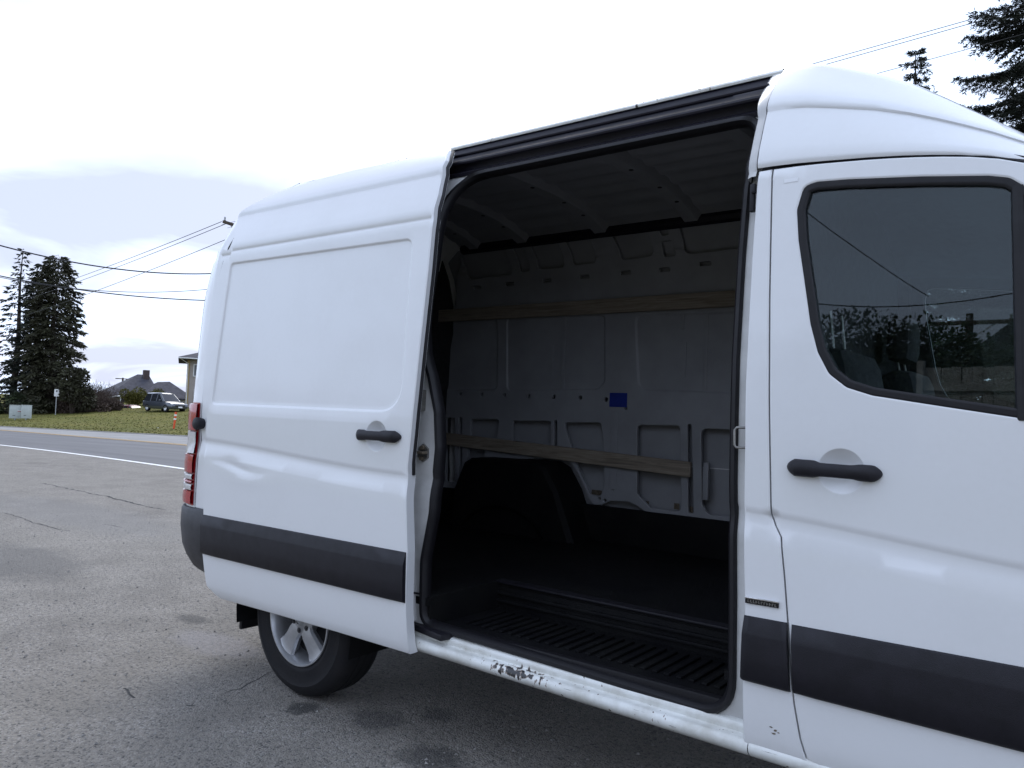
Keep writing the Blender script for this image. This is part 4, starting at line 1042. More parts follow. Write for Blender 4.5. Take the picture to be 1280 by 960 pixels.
# ---- cab fittings
cabf = MB().box((.65, 0, .60), (1.2, 1.76, .04)).build('cab_floor', 'floor_black', van)
def seat(yc, posts):
    s = MB().box((.52, yc, .93), (.50, .50, .16), None, .05).build('seat_base', 'seat', van)
    MB().box((.25, yc, 1.27), (.15, .50, .66), Matrix.Rotation(R(-10), 3, 'Y'), .06).build('seat_back', 'seat', s)
    MB().box((.50, yc, .74), (.44, .44, .24), None, .02).build('seat_box', 'floor_black', s)
    for dy in (-.07, .07): MB().tube([(.195, yc+dy, 1.54), (.175, yc+dy, 1.73 if posts else 1.66)], .005, 8).build('headrest_post', 'steel', s)
    if not posts: MB().box((.185, yc, 1.74), (.10, .26, .20), None, .045).build('headrest', 'seat', s)
seat(-.52, True); seat(.52, False)
MB().prism([(-.86, .62), (.86, .62), (.86, 1.9), (.82, 2.2), (.70, 2.36), (-.70, 2.36), (-.82, 2.2), (-.86, 1.9)], .075, .095, 'x').build('cab_light_block', 'seat', van)  # added partition, unseen itself, that keeps the view through the glass dark
lin = inset(fdout, .02)
for mi in (False, True): panel('door_lining', lin, lambda x, z: Ys(x, z)+.045, 'seat', van, holes=[inset(win, .019)], step=.12, depth=.012, rnd=0, mirror=mi)
MB().box((1.32, 0, 1.16), (.40, 1.70, .34), None, .08).build('dashboard', 'trim', van)
sw = [(1.02+.10*math.sin(a)*.6, .52+.20*math.cos(a), 1.22+.20*math.sin(a)*.9) for a in np.linspace(0, 2*math.pi, 30)[:-1]]
MB().tube(sw, .014, 8, closed=True).build('steering_wheel', 'trim', van)
rows = [[(x, y, z) for y, z in [(yy, float(seamz(x))-.03+ (float(silz(x))-float(seamz(x)))*.55*(1-abs(yy/.86)**2.4)) for yy in np.linspace(-.88, .88, 15)]] for x in np.linspace(.06, .93, 9)]
MB().loft(rows).build('headliner', 'seat', van, fix=False)
for s in (-1, 1): MB().box((.10, s*.885, 1.40), (.09, .05, 1.40), None, .02).build('b_pillar_lining', 'seat', van)
# ------------------------------------------------------------------ trees and plants
def quads_from(C, U, V):
    """diamond blades: centre-base C, length vector U, half-width vector V -> verts, faces"""
    n = len(C); P = np.empty((n, 4, 3)); P[:, 0] = C; P[:, 1] = C+U*.45+V; P[:, 2] = C+U; P[:, 3] = C+U*.45-V
    F = np.arange(n*4).reshape(n, 4); return P.reshape(-1, 3), F
def unit(v): return v/(np.linalg.norm(v, axis=-1, keepdims=True)+1e-9)
def fast_obj(name, P, F, m, parent, smooth=False):
    me = bpy.data.meshes.new(name); n = len(F); k = F.shape[1]
    me.vertices.add(len(P)); me.vertices.foreach_set('co', P.astype(np.float32).ravel())
    me.loops.add(n*k); me.loops.foreach_set('vertex_index', F.astype(np.int32).ravel())
    me.polygons.add(n); me.polygons.foreach_set('loop_start', np.arange(0, n*k, k, dtype=np.int32)); me.polygons.foreach_set('loop_total', np.full(n, k, np.int32))
    me.update(calc_edges=True); me.materials.append(MATS[m])
    o = bpy.data.objects.new(name, me); COL.objects.link(o); o.parent = parent; return o
def conifer(label, base, Ht, rad, seed, m='needle_dark', nb=170, per=70, blade=.34, bw=.05, droop=.35, up=.10, bare=.04, power=.85, group=None, lean=0., twigs=True):
    rg = np.random.default_rng(seed)
    root = empty('conifer_tree', tuple(base), 0, label, 'tree', group)
    tb = MB(); zs = np.linspace(0, Ht*.985, 14); path = [(lean*z/Ht+.06*math.sin(z*.7+seed), .05*math.cos(z*.5+seed), z) for z in zs]
    r0 = Ht*.017+.06; tb.tube(path, [max(.015, r0*(1-z/Ht)**.9+.012) for z in zs], 9)
    Cs, Us, Vs = [], [], []
    for b in range(nb):
        f = bare+(1-bare)*(b+rg.random())/nb; f = min(f, .995); z0 = Ht*f
        L = rad*(1-f)**power*rg.uniform(.68, 1.18)+.12*blade/.34; az = b*2.399+rg.normal(0, .35)
        d = np.array([math.cos(az), math.sin(az), 0]); n_ = max(8, int(per*(L/rad)**1.1)+4)
        t = np.sqrt(rg.random(n_))*.98+.02; sag = droop*L*rg.uniform(.7, 1.25)
        c0 = np.array([lean*f, 0, z0])
        cen = c0+d*(L*t)[:, None]; cen[:, 2] += up*L*t - sag*t**1.8 + (.18*sag*np.clip(t-.75, 0, 1)/.25)
        side = np.array([-d[1], d[0], 0]); sp_ = (rg.random(n_)-.5)*2*(.30*L*(1-t*.75))
        cen = cen+side*sp_[:, None]+rg.normal(0, .03*L+.02, (n_, 3))*np.array([1, 1, .55])
        dirv = d*rg.uniform(.3, 1., (n_, 1))+side*(np.sign(sp_)*rg.uniform(.1, .8, n_))[:, None]+np.array([0, 0, 1])*rg.uniform(-.75, .12, (n_, 1))
        ln = blade*rg.uniform(.6, 1.35, (n_, 1)); dirv = unit(dirv)
        wv = unit(np.cross(dirv, rg.normal(0, 1, (n_, 3))))*(bw*rg.uniform(.7, 1.4, (n_, 1)))
        Cs.append(cen); Us.append(dirv*ln); Vs.append(wv)
        if twigs:
            q = [c0+d*(L*tt)+np.array([0, 0, up*L*tt-sag*tt**1.8]) for tt in (0, .35, .7, .95)]
            tb.tube(q, [max(.006, .02*L/3), max(.005, .014*L/3), .008, .004], 4, caps=False)
    tb.build('trunk', 'bark', root, fix=False, world=False)
    P, F = quads_from(np.vstack(Cs), np.vstack(Us), np.vstack(Vs)); fast_obj('crown', P, F, m, root); return root
def fir(label, base, Ht, rad, seed, m='needle_near', nb=150, twl=.20, blade=.14, bw=.016, bare=.10, power=.62, zmax=None):
    """fir with flat sprays: limb > side twigs > needle blades"""
    rg = np.random.default_rng(seed); root = empty('conifer_tree', tuple(base), 0, label, 'tree')
    tb = MB(); zs = np.linspace(0, Ht*.985, 14); r0 = Ht*.016+.05
    tb.tube([(.06*math.sin(z*.7+seed), .05*math.cos(z*.5+seed), z) for z in zs], [max(.015, r0*(1-z/Ht)**.9+.012) for z in zs], 9)
    Cs, Us, Vs = [], [], []
    for b in range(nb):
        f = min(bare+(1-bare)*(b+rg.random())/nb, .992); z0 = Ht*f; L = rad*(1-f)**power*rg.uniform(.6, 1.25)+.25
        az = b*2.399+rg.normal(0, .3); d = np.array([math.cos(az), math.sin(az), 0]); side = np.array([-d[1], d[0], 0]); sag = L*rg.uniform(.10, .34); upc = L*rg.uniform(.02, .22)
        def cur(t): return np.array([0, 0, z0])+d*(L*t)+np.array([0, 0, upc*t*t*1.2-sag*math.sin(t*2.2)*.8])
        tb.tube([cur(t) for t in (0, .25, .5, .75, 1.)], [.012*L+.008, .009*L+.006, .006*L+.004, .008, .003], 4, caps=False)
        nt_ = max(5, int(L/twl*2.2))
        for k in range(nt_):
            t = .12+.88*(k+rg.random())/nt_; p = cur(t); sg_ = 1 if k % 2 else -1; l2 = (.42*L*(1-t)+.22)*rg.uniform(.6, 1.2)
            dv = unit(d*rg.uniform(.6, 1.)+side*sg_*rg.uniform(.5, 1.)+np.array([0, 0, rg.uniform(-.42, .12)]))
            n_ = max(6, int(l2/blade*19)); tt = rg.random(n_)
            C = p+dv*(l2*tt)[:, None]; C[:, 2] -= .22*l2*tt**2; C += rg.normal(0, .022, (n_, 3))
            D_ = unit(dv*rg.uniform(.4, 1., (n_, 1))+rg.normal(0, .55, (n_, 3))*np.array([1, 1, .7])); ln = blade*rg.uniform(.5, 1.2, (n_, 1))
            Cs.append(C); Us.append(D_*ln); Vs.append(unit(np.cross(D_, rg.normal(0, 1, (n_, 3))))*(bw*rg.uniform(.6, 1.3, (n_, 1))))
    tb.build('trunk', 'bark', root, fix=False, world=False)
    P, F = quads_from(np.vstack(Cs), np.vstack(Us), np.vstack(Vs)); fast_obj('crown', P, F, m, root); return root
def shrub(name, label, base, w_, h_, seed, m, n=2500, leaf=.10, cat='shrub', stem=True, group=None, lobes=7):
    rg = np.random.default_rng(seed); root = empty(name, tuple(base), 0, label, cat, group)
    lc = np.c_[rg.normal(0, .26*w_, lobes), rg.normal(0, .26*w_, lobes), rg.uniform(.28, .78, lobes)*h_]; lr = rg.uniform(.24, .42, lobes)*min(w_, h_)
    k = rg.integers(0, lobes, n); v = unit(rg.normal(0, 1, (n, 3))); C = lc[k]+v*(lr[k]*rg.uniform(.55, 1.05, n)**.6)[:, None]*np.array([1, 1, .95])
    C[:, 2] = np.clip(C[:, 2], .04, None); U = unit(v+rg.normal(0, .7, (n, 3)))*leaf*rg.uniform(.6, 1.4, (n, 1)); V = unit(np.cross(U, rg.normal(0, 1, (n, 3))))*leaf*.32
    tb = MB()
    for i in range(lobes): tb.tube([(0, 0, 0), tuple(lc[i]*(.4, .4, .5)), tuple(lc[i])], [.05*h_/2, .03*h_/2, .012], 5, caps=False)
    tb.build('stem', 'bark', root, fix=False, world=False)
    P, F = quads_from(C, U, V); fast_obj('foliage', P, F, m, root); return root
def bare_bush(label, base, w_, h_, seed, n=420, group=None):
    rg = np.random.default_rng(seed); root = empty('bare_bush', tuple(base), 0, label, 'bush', group); Cs, Us, Vs = [], [], []
    for i in range(n):
        a = rg.uniform(0, 6.28); o = np.array([math.cos(a), math.sin(a), 0])*w_*.42*math.sqrt(rg.random()); d = unit(np.array([o[0]*.5/w_+rg.normal(0, .18), o[1]*.5/w_+rg.normal(0, .18), 1.]))
        L = h_*rg.uniform(.55, 1.05); p = o
        for s in range(3):
            Cs.append(p); Us.append(d*L/3*1.1); Vs.append(unit(np.cross(d, rg.normal(0, 1, 3)))*(.020-.005*s)); p = p+d*L/3; d = unit(d+rg.normal(0, .22, 3))
            for q in range(2):
                e_ = unit(d+rg.normal(0, .6, 3)); Cs.append(p); Us.append(e_*L*.22); Vs.append(unit(np.cross(e_, rg.normal(0, 1, 3)))*.011)
    P, F = quads_from(np.array(Cs), np.array(Us), np.array(Vs)); fast_obj('twigs', P, F, 'twig', root); return root
def gz(x, y): return float(zt(x, y))
def stand(px, D):
    """ground point under image column px at depth D"""
    P = at(px, 500, D); return np.array([P[0], P[1], gz(P[0], P[1])])
def height_to(base, py, px=None):
    """height of a thing standing at base whose top shows at image row py"""
    d = base-CAM; D = d@FW; px_ = PW/2+FPX*(d@RT)/D
    for h in np.arange(.2, 60, .02):
        q = base+np.array([0, 0, h])-CAM
        if PH/2-FPX*(q@UP)/(q@FW) <= py: return h
    return 60
# left group across the road
b_ = stand(17, 73); conifer('tall slender spruce with separate tiers of drooping boughs across the road', b_, height_to(b_, 311), 2.6, 3, 'needle_dark', 95, 46, .42, .06, .30, .14, .08, .75)
b_ = stand(62, 72); conifer('dense dark fir, the broadest tree behind the traffic sign', b_, height_to(b_, 319), 2.9, 11, 'needle_brown', 300, 84, .42, .062, .45, .10, .02, .34)
b_ = stand(42, 73); conifer('dark fir squeezed between the slender spruce and the broad fir', b_, height_to(b_, 329), 2.6, 23, 'needle_dark', 210, 72, .42, .06, .42, .10, .02, .5)
b_ = stand(90, 70); shrub('laurel_bush', 'dark evergreen bush leaning out beside the broad fir', b_, 2.4, height_to(b_, 452), 31, 'needle_brown', 2600, .26)
for k, (px_, D_, w_, tp) in enumerate(((4, 71, 3.6, 500), (28, 71, 3.4, 490), (46, 71, 3.2, 492))):
    b_ = stand(px_, D_); shrub('dark_shrub', ('low dark shrub in deep shade left of the utility cabinets', 'low dark shrub under the slender spruce behind the utility cabinets', 'low dark shrub at the foot of the middle fir')[k], b_, w_, height_to(b_, tp), 41+k, 'leaf_dark', 1800, .22)
for k, (px_, D_, w_, h_) in enumerate(((97, 72, 3.2, 484), (109, 74, 3.2, 480), (122, 76, 3.0, 484), (138, 84, 2.4, 499))):
    b_ = stand(px_, D_); bare_bush(('leafless brown bush right of the firs, behind the traffic sign', 'tallest leafless brown bush, between the firs and the house', 'leafless brown bush at the left end of the grey roof', 'small leafless bush in front of the house porch')[k], b_, w_, height_to(b_, h_), 50+k, 520, 'leafless bushes beside the house')
for k, (px_, D_, w_, tp) in enumerate(((95, 71, 3.0, 497), (112, 72, 3.4, 499), (128, 74, 2.6, 500))):
    b_ = stand(px_, D_); shrub('brown_hedge', ('brown hedge bush next to the traffic sign', 'brown hedge bush below the leafless branches', 'brown hedge bush nearest the house porch')[k], b_, w_, height_to(b_, tp), 61+k, 'twig', 2200, .20)
b_ = stand(167, 82); shrub('clipped_shrub', 'large olive green clipped shrub in front of the house', b_, 2.7, height_to(b_, 487), 71, 'leaf_olive', 3600, .15)
b_ = stand(189, 84); shrub('clipped_shrub', 'smaller olive green shrub behind the parked car', b_, 2.2, height_to(b_, 488.5), 72, 'leaf_olive', 3000, .15)
# right, behind the van
b_ = stand(1312, 23); fir('big conifer with wide ragged boughs beyond the van nose', b_, 20., 3.7, 91, nb=200, power=.52)
b_ = stand(1137, 47); fir('conifer whose tip shows above the cab roof', b_, height_to(b_, 60), 4.6, 96, nb=120, twl=.32, blade=.26, bw=.030, power=.8)
b_ = stand(1215, 36); fir('conifer hidden behind the cab, next to the big one', b_, height_to(b_, 200), 3.8, 97, nb=64, twl=.4, blade=.26, bw=.03)
b_ = stand(1265, 27); fir('young conifer under the big conifer beyond the van nose', b_, height_to(b_, 260), 3.0, 99, nb=46, twl=.36, blade=.22, bw=.026)
b_ = stand(1165, 42); shrub('tall_shrub', 'dark tall shrub beyond the road behind the cab', b_, 4.5, height_to(b_, 400), 101, 'leaf_dark', 4000, .20)
# ------------------------------------------------------------------ street furniture across the road
b0 = hit(26, 525.5)
def cabinet(label, px_, wpx, tpx, rz, bpx=525.5):
    b_ = hit(px_, bpx); D = (b_-CAM)@FW; w_ = wpx*D/FPX; h_ = height_to(b_, tpx)
    r_ = empty('utility_cabinet', tuple(b_), rz, label, 'utility cabinet', 'metal utility cabinets on the verge')
    MB().box((0, 0, h_*.56), (w_, .5, h_*.86), None, .03).build('housing', 'cabinet', r_, world=False)
    for s in (-1, 1): MB().box((s*w_*.02, s*.18, h_*.07), (.07, .07, h_*.16)).build('leg', 'galv', r_, world=False)
    MB().box((0, 0, h_*.995), (w_*1.05, .54, .03), None, .01).build('lid', 'cabinet', r_, world=False)
    MB().box((-w_*.12, -.256, h_*.33), (w_*.22, .012, .035)).build('vent', 'sign_black', r_, world=False)
    MB().box((w_*.28, -.256, h_*.30), (w_*.16, .012, .05)).build('vent', 'galv', r_, world=False)
    return r_
vdir = math.atan2(-(b0-CAM)[0], (b0-CAM)[1])
c1 = cabinet('grey green metal utility cabinet with a red warning sticker', 18.7, 13.2, 506.5, vdir)
b_ = c1.location; MB().box((.27, -.258, .78), (.26, .012, .03)).build('sticker', 'white_sticker', c1, world=False); MB().box((.27, -.258, .73), (.26, .012, .035)).build('sticker', 'tail_red', c1, world=False)
cabinet('grey green metal utility cabinet without a red sticker', 32.3, 11.4, 506.5, vdir)
b_ = hit(69.2, 519); h_ = height_to(b_, 486.5)
sg = empty('traffic_sign', tuple(b_), vdir-.05, 'small white upright traffic sign on a metal post before the firs', 'sign')
MB().tube([(0, 0, -.2), (0, 0, h_-.02)], .035, 8).build('post', 'galv', sg, world=False)
MB().prism(rpoly([(-.19, h_-.64), (.19, h_-.64), (.19, h_), (-.19, h_)], .04, 3), -.05, -.04).build('sign_plate', 'sign_white', sg, world=False)
MB().prism([(-.035, h_-.27), (.035, h_-.27), (.035, h_-.20), (.11, h_-.20), (0, h_-.07), (-.11, h_-.20), (-.035, h_-.20)], -.054, -.051).build('arrow', 'sign_black', sg, smooth=False, world=False)
b_ = hit(217, 537); h_ = height_to(b_, 515)
mk = empty('marker_post', tuple(b_), vdir, 'leaning orange flexible marker post with two white bands on the verge', 'marker post')
ln_ = .075
def mp(z): return (ln_*z+.0, 0., z)
MB().tube([mp(0), mp(h_*.5), mp(h_)], [.055, .06, .068], 10).build('tube', 'orange', mk, world=False)
for z in (h_*.60, h_*.82): MB().tube([mp(z-.05), mp(z+.05)], .072, 10).build('reflective_band', 'reflect_white', mk, world=False)
MB().tube([mp(-.02), mp(.05)], .11, 10).build('foot', 'rubber', mk, world=False)
# a small pale scrap on the lawn
p_ = hit(199, 535.5); tag(MB().box((p_[0], p_[1], p_[2]+.02), (.22, .20, .03), None, .01).build('paper_scrap', 'white_sticker'), 'small pale scrap of litter lying on the lawn', 'litter')
# ------------------------------------------------------------------ parked cars
def car(label, base, rz, m, suv=True, L=4.5, W=1.85, Hh=1.68, group=None):
    r_ = empty('parked_car', tuple(base), rz, label, 'car', group)
    hw = W/2; bel = .98 if suv else .88
    # body: length along +x (front), cross sections
    st_ = [(-L/2, .50, .86, .82), (-L/2+.06, .34, .98, .93), (-L/2+.35, .28, bel+.02, .98), (-1.0, .24, bel, 1.), (.55, .24, bel-.02, 1.), (L/2-.95, .26, bel-.06, .99), (L/2-.35, .28, .86, .95), (L/2-.06, .32, .74, .86), (L/2, .42, .62, .78)]
    rows = []
    for x, zb, ztp, k in st_:
        y = hw*k; rows.append([(x, -y*.90, zb), (x, -y, zb+.12), (x, -y*1.0, (zb+ztp)*.5), (x, -y*.985, ztp-.10), (x, -y*.93, ztp-.02), (x, -y*.5, ztp+.015), (x, 0, ztp+.02), (x, y*.5, ztp+.015), (x, y*.93, ztp-.02), (x, y*.985, ztp-.10), (x, y, (zb+ztp)*.5), (x, y, zb+.12), (x, y*.90, zb)])
    mb = MB().loft(rows, closed=True); mb.f += [tuple(range(13)), tuple(len(mb.v)-13+j for j in range(13))]
    mb.build('body', m, r_, world=False, sharp=45)
    # greenhouse
    x0, x1, x2, x3 = (-L/2+.10, -L/2+.45, .25, 1.05) if suv else (-L/2+.55, -L/2+1.15, .10, .95)
    gb = bel-.04
    def ghrow(f): z = gb+(Hh-gb)*f; xa = x0+(x1-x0)*f**1.1; xb = x3+(x2-x3)*f; y = hw*(.95-.20*f); return xa, xb, y, z
    rows = []
    for f in (0, .35, .7, .9):
        xa, xb, y, z = ghrow(f); rows.append([(xa, -y*.85, z), (xa+.12, -y, z), (-.9, -y, z), (-.2, -y, z), (xb-.2, -y, z), (xb, -y*.85, z), (xb+.06, 0, z), (xb, y*.85, z), (xb-.2, y, z), (-.2, y, z), (-.9, y, z), (xa+.12, y, z), (xa, y*.85, z), (xa-.03, 0, z)])
    MB().loft(rows, closed=True).build('windows', 'car_glass', r_, world=False, sharp=30)
    xa, xb, y, z = ghrow(.9); rows = []
    for k_, zz_ in ((1., z-.01), (1.0, z+.03), (.93, z+.09), (.6, z+.125), (.0, z+.13)):
        cx_ = (xa+xb)/2; rows.append([(cx_+(q[0]-cx_)*(k_ if k_ > .9 else .9*k_+.08), q[1]*k_, zz_) for q in [(xa, -y*.85), (xa+.12, -y), (-.2, -y), (xb-.2, -y), (xb, -y*.85), (xb+.05, 0), (xb, y*.85), (xb-.2, y), (-.2, y), (xa+.12, y), (xa, y*.85), (xa-.03, 0)]])
    MB().loft(rows, closed=True).build('roof', m, r_, world=False, sharp=50)
    for s in (-1, 1):
        for f0 in (-.95, -.05):
            pa_ = [(f0-.03+(.02*f), s*(hw*(.95-.20*f)+.006), gb+(Hh-gb)*f) for f in (0, .45, .92)]; MB().tube(pa_, .035, 6).build('pillar', m, r_, world=False)
        MB().tube([(x3-.02, s*hw*.86, gb), (x2+.0, s*hw*.68, Hh-.07)], .04, 6).build('pillar', m, r_, world=False)
        MB().box((L/2-.22, s*hw*.68, .72), (.26, .36, .14), Matrix.Rotation(-.2*s, 3, 'Z'), .04).build('headlight', 'lamp_lens', r_, world=False)
        MB().box((.62, s*(hw+.08), bel+.06), (.14, .18, .13), None, .04).build('mirror', m, r_, world=False)
        for wx in (-L/2+.85, L/2-.88):
            t_ = MB().lathe([(.20, -.0), (.30, -.012), (.335, .01), (.345, .05), (.345, .15), (.33, .20), (.2, .21)], (wx, -s*.0, .345), n=24)
            t_.v = [(x, s*(hw-.01)-(s*y_ if True else 0), z) for x, y_, z in t_.v]; w_ = t_.build('wheel', 'tyre', r_, world=False)
            rm = MB().lathe([(0, .015), (.06, .012), (.2, .02), (.215, .0), (.22, .02)], (wx, 0, .345), n=20); rm.v = [(x, s*(hw-.005)-s*y_, z) for x, y_, z in rm.v]; rm.build('rim', 'lamp_lens', w_, world=False)
    MB().box((L/2-.02, 0, .58), (.06, W*.55, .20), None, .02).build('grille', 'sign_black', r_, world=False)
    MB().box((L/2+.01, 0, .46), (.04, .40, .12)).build('number_plate', 'white_sticker', r_, world=False)
    return r_
b_ = stand(207, 71.5); car('dark blue grey estate car parked on the lawn top before the house', b_, R(5), 'car_blue')
b_ = hit(154, 514.5)+np.array([-5, 3.5, -.85]); car('dark red car parked low behind the crest of the lawn', b_, R(20), 'car_red', False, 4.3, 1.75, 1.38)
b_ = hit(172, 514.0)+np.array([-5, 3.5, -1.5]); car('grey car mostly hidden behind the crest beside the red car', b_, R(20), 'car_grey', False, 4.3, 1.75, 1.36)
# ------------------------------------------------------------------ houses
hb = stand(181, 92); hz0 = float(hb[2])-.1; hrz = vdir+.10
hs = empty('grey_roof_house', (hb[0], hb[1], hz0), hrz, 'low house with a dark grey hipped roof and brick chimney', 'house')
def ph(px_, py_, yl=0.):
    """point of the house's own facade plane (local x,z) that shows at a pixel"""
    m = Matrix.Rotation(-hrz, 3, 'Z'); d = m @ Vector(ray(px_, py_)); o = m @ Vector(CAM-np.array([hb[0], hb[1], hz0])); t = (yl-o.y)/d.y; q = o+d*t; return q.x, q.z
eL, ez = ph(134, 494); eR, _ = ph(236, 498); pk = ph(174, 468); pk2 = ph(188, 470); rg1 = ph(198, 477.5); rg2 = ph(212, 477); ez2 = ph(200, 496)[1]
W0, W1 = 0., 9.0; ym = 4.5
def face(V, F, name, m, par): return MB().add(V, F).build(name, m, par, smooth=False, world=False, fix=False)
xs_ = [eL, pk[0], pk2[0], eR]
pz = ph(174, 468, ym)[1]; pxa, pxb = ph(172, 468, ym)[0], ph(186, 470, ym)[0]
V = [(eL, W0-.4, ez), (eR-3.2, W0-.4, ez), (eR-3.2, W1, ez), (eL, W1, ez), (pxa, ym, pz), (pxb, ym, pz)]
thick = .18
V += [(x, y, z-thick) for x, y, z in V[:4]]
rf = face(V, [(0, 1, 5, 4), (1, 2, 5), (2, 3, 4, 5), (3, 0, 4), (0, 6, 7, 1), (1, 7, 8, 2), (2, 8, 9, 3), (3, 9, 6, 0), (6, 9, 8, 7)], 'roof', 'shingle', hs)
r1x, r1z = ph(197, 477.5, 2.6); r2x, r2z = ph(212, 477, 2.6)
V = [(r1x-2.6, -1.2, ez-.05), (eR+.5, -1.2, ez-.05), (eR+.5, 6.2, ez-.05), (r1x-2.6, 6.2, ez-.05), (r1x, 2.6, r1z), (r2x, 2.6, r2z)]
V += [(x, y, z-thick) for x, y, z in V[:4]]
face(V, [(0, 1, 5, 4), (1, 2, 5), (2, 3, 4, 5), (3, 0, 4), (0, 6, 7, 1), (1, 7, 8, 2), (2, 8, 9, 3), (3, 9, 6, 0), (6, 9, 8, 7)], 'roof', 'shingle', hs)
cx0, cz0 = ph(179.5, 462.5, 3.8); cw = abs(ph(186.5, 463, 3.8)[0]-ph(179.5, 463, 3.8)[0])
chm = MB().box((cx0+cw/2, 3.8, cz0-1.2), (cw, .8, 2.4), None, .02).build('chimney', 'brick', rf, world=False)
MB().box(((eL+eR)/2-1.8, 4.6, (ez-.15)/2), (eR-eL-4.2, 8.2, ez-.15)).build('wall', 'siding', hs, smooth=False, world=False)
MB().box((r2x-.2, 2.6, (ez-.2)/2), (eR-r1x+1.6, 6.6, ez-.2)).build('wall', 'white_trim', hs, smooth=False, world=False)
for px_ in (143, 154):
    x, z = ph(px_, 503, .48); w_ = MB().box((x, .46, z), (1.1, .06, .9), None, .01).build('window', 'car_glass', hs, world=False)
    for dx_ in (-.58, .58): MB().box((x+dx_, .44, z), (.08, .10, 1.05)).build('frame', 'white_trim', w_, smooth=False, world=False)
    for dz_ in (-.5, .5): MB().box((x, .44, z+dz_), (1.24, .10, .08)).build('frame', 'white_trim', w_, smooth=False, world=False)
x, z = ph(152, 494.5, -.6); x2, z2 = ph(130, 497, -.6)
MB().box(((x+x2)/2, -.5, (z+z2)/2), (x-x2, 1.4, .12), Matrix.Rotation(math.atan2(z2-z, x-x2), 3, 'Y')).build('porch_roof', 'white_trim', hs, world=False)
for f in (.1, .9): MB().box((x2+(x-x2)*f, -1.0, z/2), (.10, .10, z)).build('porch_post', 'white_trim', hs, smooth=False, world=False)
MB().box((eL+.4, .1, ez-.1), (.8, .2, .1)).build('gutter', 'white_trim', hs, world=False)
# two-storey house beside it, mostly behind the van
b2_ = stand(233, 78); r2_ = vdir-.16
h2 = empty('two_storey_house', (b2_[0], b2_[1], b2_[2]-.1), r2_, 'two-storey tan stucco house with ochre corner and overhanging eaves', 'house')
hh = height_to(b2_, 446)+.1; Wd, Dp = 11., 9.
MB().box((Wd/2, Dp/2, hh/2), (Wd, Dp, hh), None, .0).build('wall', 'stucco', h2, smooth=False, world=False)
MB().box((.02, -.02, hh/2-.05), (.24, .12, hh-.1)).build('corner_board', 'stucco_ochre', h2, smooth=False, world=False)
V = [(-.95, -.9, hh-.10), (Wd+.9, -.9, hh-.10), (Wd+.9, Dp+.9, hh-.10), (-.95, Dp+.9, hh-.10), (3.6, Dp/2, hh+1.5), (Wd-3.6, Dp/2, hh+1.5)]
V += [(x, y, z-.2) for x, y, z in V[:4]]
MB().add(V, [(0, 1, 5, 4), (1, 2, 5), (2, 3, 4, 5), (3, 0, 4), (0, 6, 7, 1), (1, 7, 8, 2), (2, 8, 9, 3), (3, 9, 6, 0), (6, 9, 8, 7)]).build('roof', 'shingle', h2, smooth=False, world=False, fix=False)
MB().tube([(-.95, -.92, hh-.2), (Wd+.9, -.92, hh-.2)], .07, 6).build('gutter', 'white_trim', h2, world=False)
MB().tube([(-.75, -.9, hh-.26), (-.02, -.10, hh-.7), (-.02, -.08, .2)], .05, 6).build('downpipe', 'white_trim', h2, world=False)
for (x, z) in ((1.15, hh-1.35), (4.6, hh-1.35), (8.4, hh-1.35), (1.3, 1.35), (5., 1.35), (8.4, 1.35)):
    w_ = MB().box((x, -.01, z), (1.2, .06, 1.1)).build('window', 'car_glass', h2, smooth=False, world=False)
    for dx_ in (-.62, .62): MB().box((x+dx_, -.03, z), (.09, .12, 1.28)).build('frame', 'white_trim', w_, smooth=False, world=False)
    for dz_ in (-.59, .59): MB().box((x, -.03, z+dz_), (1.16, .115, .09)).build('frame', 'white_trim', w_, smooth=False, world=False)
# ------------------------------------------------------------------ poles and wires
def pole(label, base, h_, rz, arm=2.4, group='utility poles', xf=True):
    r_ = empty('utility_pole', tuple(base), rz, label, 'utility pole', group)
    MB().tube([(0, 0, -.3), (0, 0, h_*.5), (0, 0, h_)], [.17, .14, .10], 12).build('shaft', 'pole_wood', r_, world=False)
    MB().box((0, .13, h_-.35), (arm, .12, .14), None, .01).build('crossarm', 'pole_wood', r_, world=False)
    for k in (-.46, 0, .46): MB().lathe([(0, .20), (.04, .19), (.05, .12), (.035, .08), (.06, .04), (.05, 0)], (k*arm, .13, h_-.28), ax='z', n=10).build('insulator', 'galv', r_, world=False)
    for s in (-1, 1): MB().tube([(s*arm*.3, .13, h_-.40), (0, .11, h_-1.0)], .02, 5).build('brace', 'galv', r_, world=False)
    return r_
P1 = stand(287, 40); H1 = height_to(P1, 276)
Q = at(1255, 6, 16.4)
pole('utility pole behind the van, its crossarm showing past the roof corner', P1, H1, math.atan2(-(Q[0]-P1[0]), Q[1]-P1[1])+.35)
P0 = stand(-110, 33); H0 = H1-.3; pole('utility pole across the road to the left of the tall spruce', P0, H0, vdir)
A1 = at(1020, 74, 17.9); 
dirv = (Q-np.array([P1[0], P1[1], P1[2]+H1])); P2 = np.array([P1[0], P1[1], 0])+np.array([dirv[0], dirv[1], 0])*1.30; P2[2] = gz(P2[0], P2[1])
pole('utility pole beyond the van nose', P2, float(Q[2])+.6-P2[2], math.atan2(-dirv[0], dirv[1]))
PF = stand(152, 138); tf = at(152, 473.5, 138); rf_ = empty('utility_pole', (PF[0], PF[1], -1.), vdir+.2, 'distant utility pole poking out behind the grey roof', 'utility pole', 'utility poles')
MB().tube([(0, 0, 0), (0, 0, tf[2]+1.2)], .16, 8).build('shaft', 'pole_wood', rf_, world=False); MB().box((0, -.1, tf[2]+1.0), (2.5, .14, .16)).build('crossarm', 'pole_wood', rf_, world=False)
b_ = stand(149, 150); 
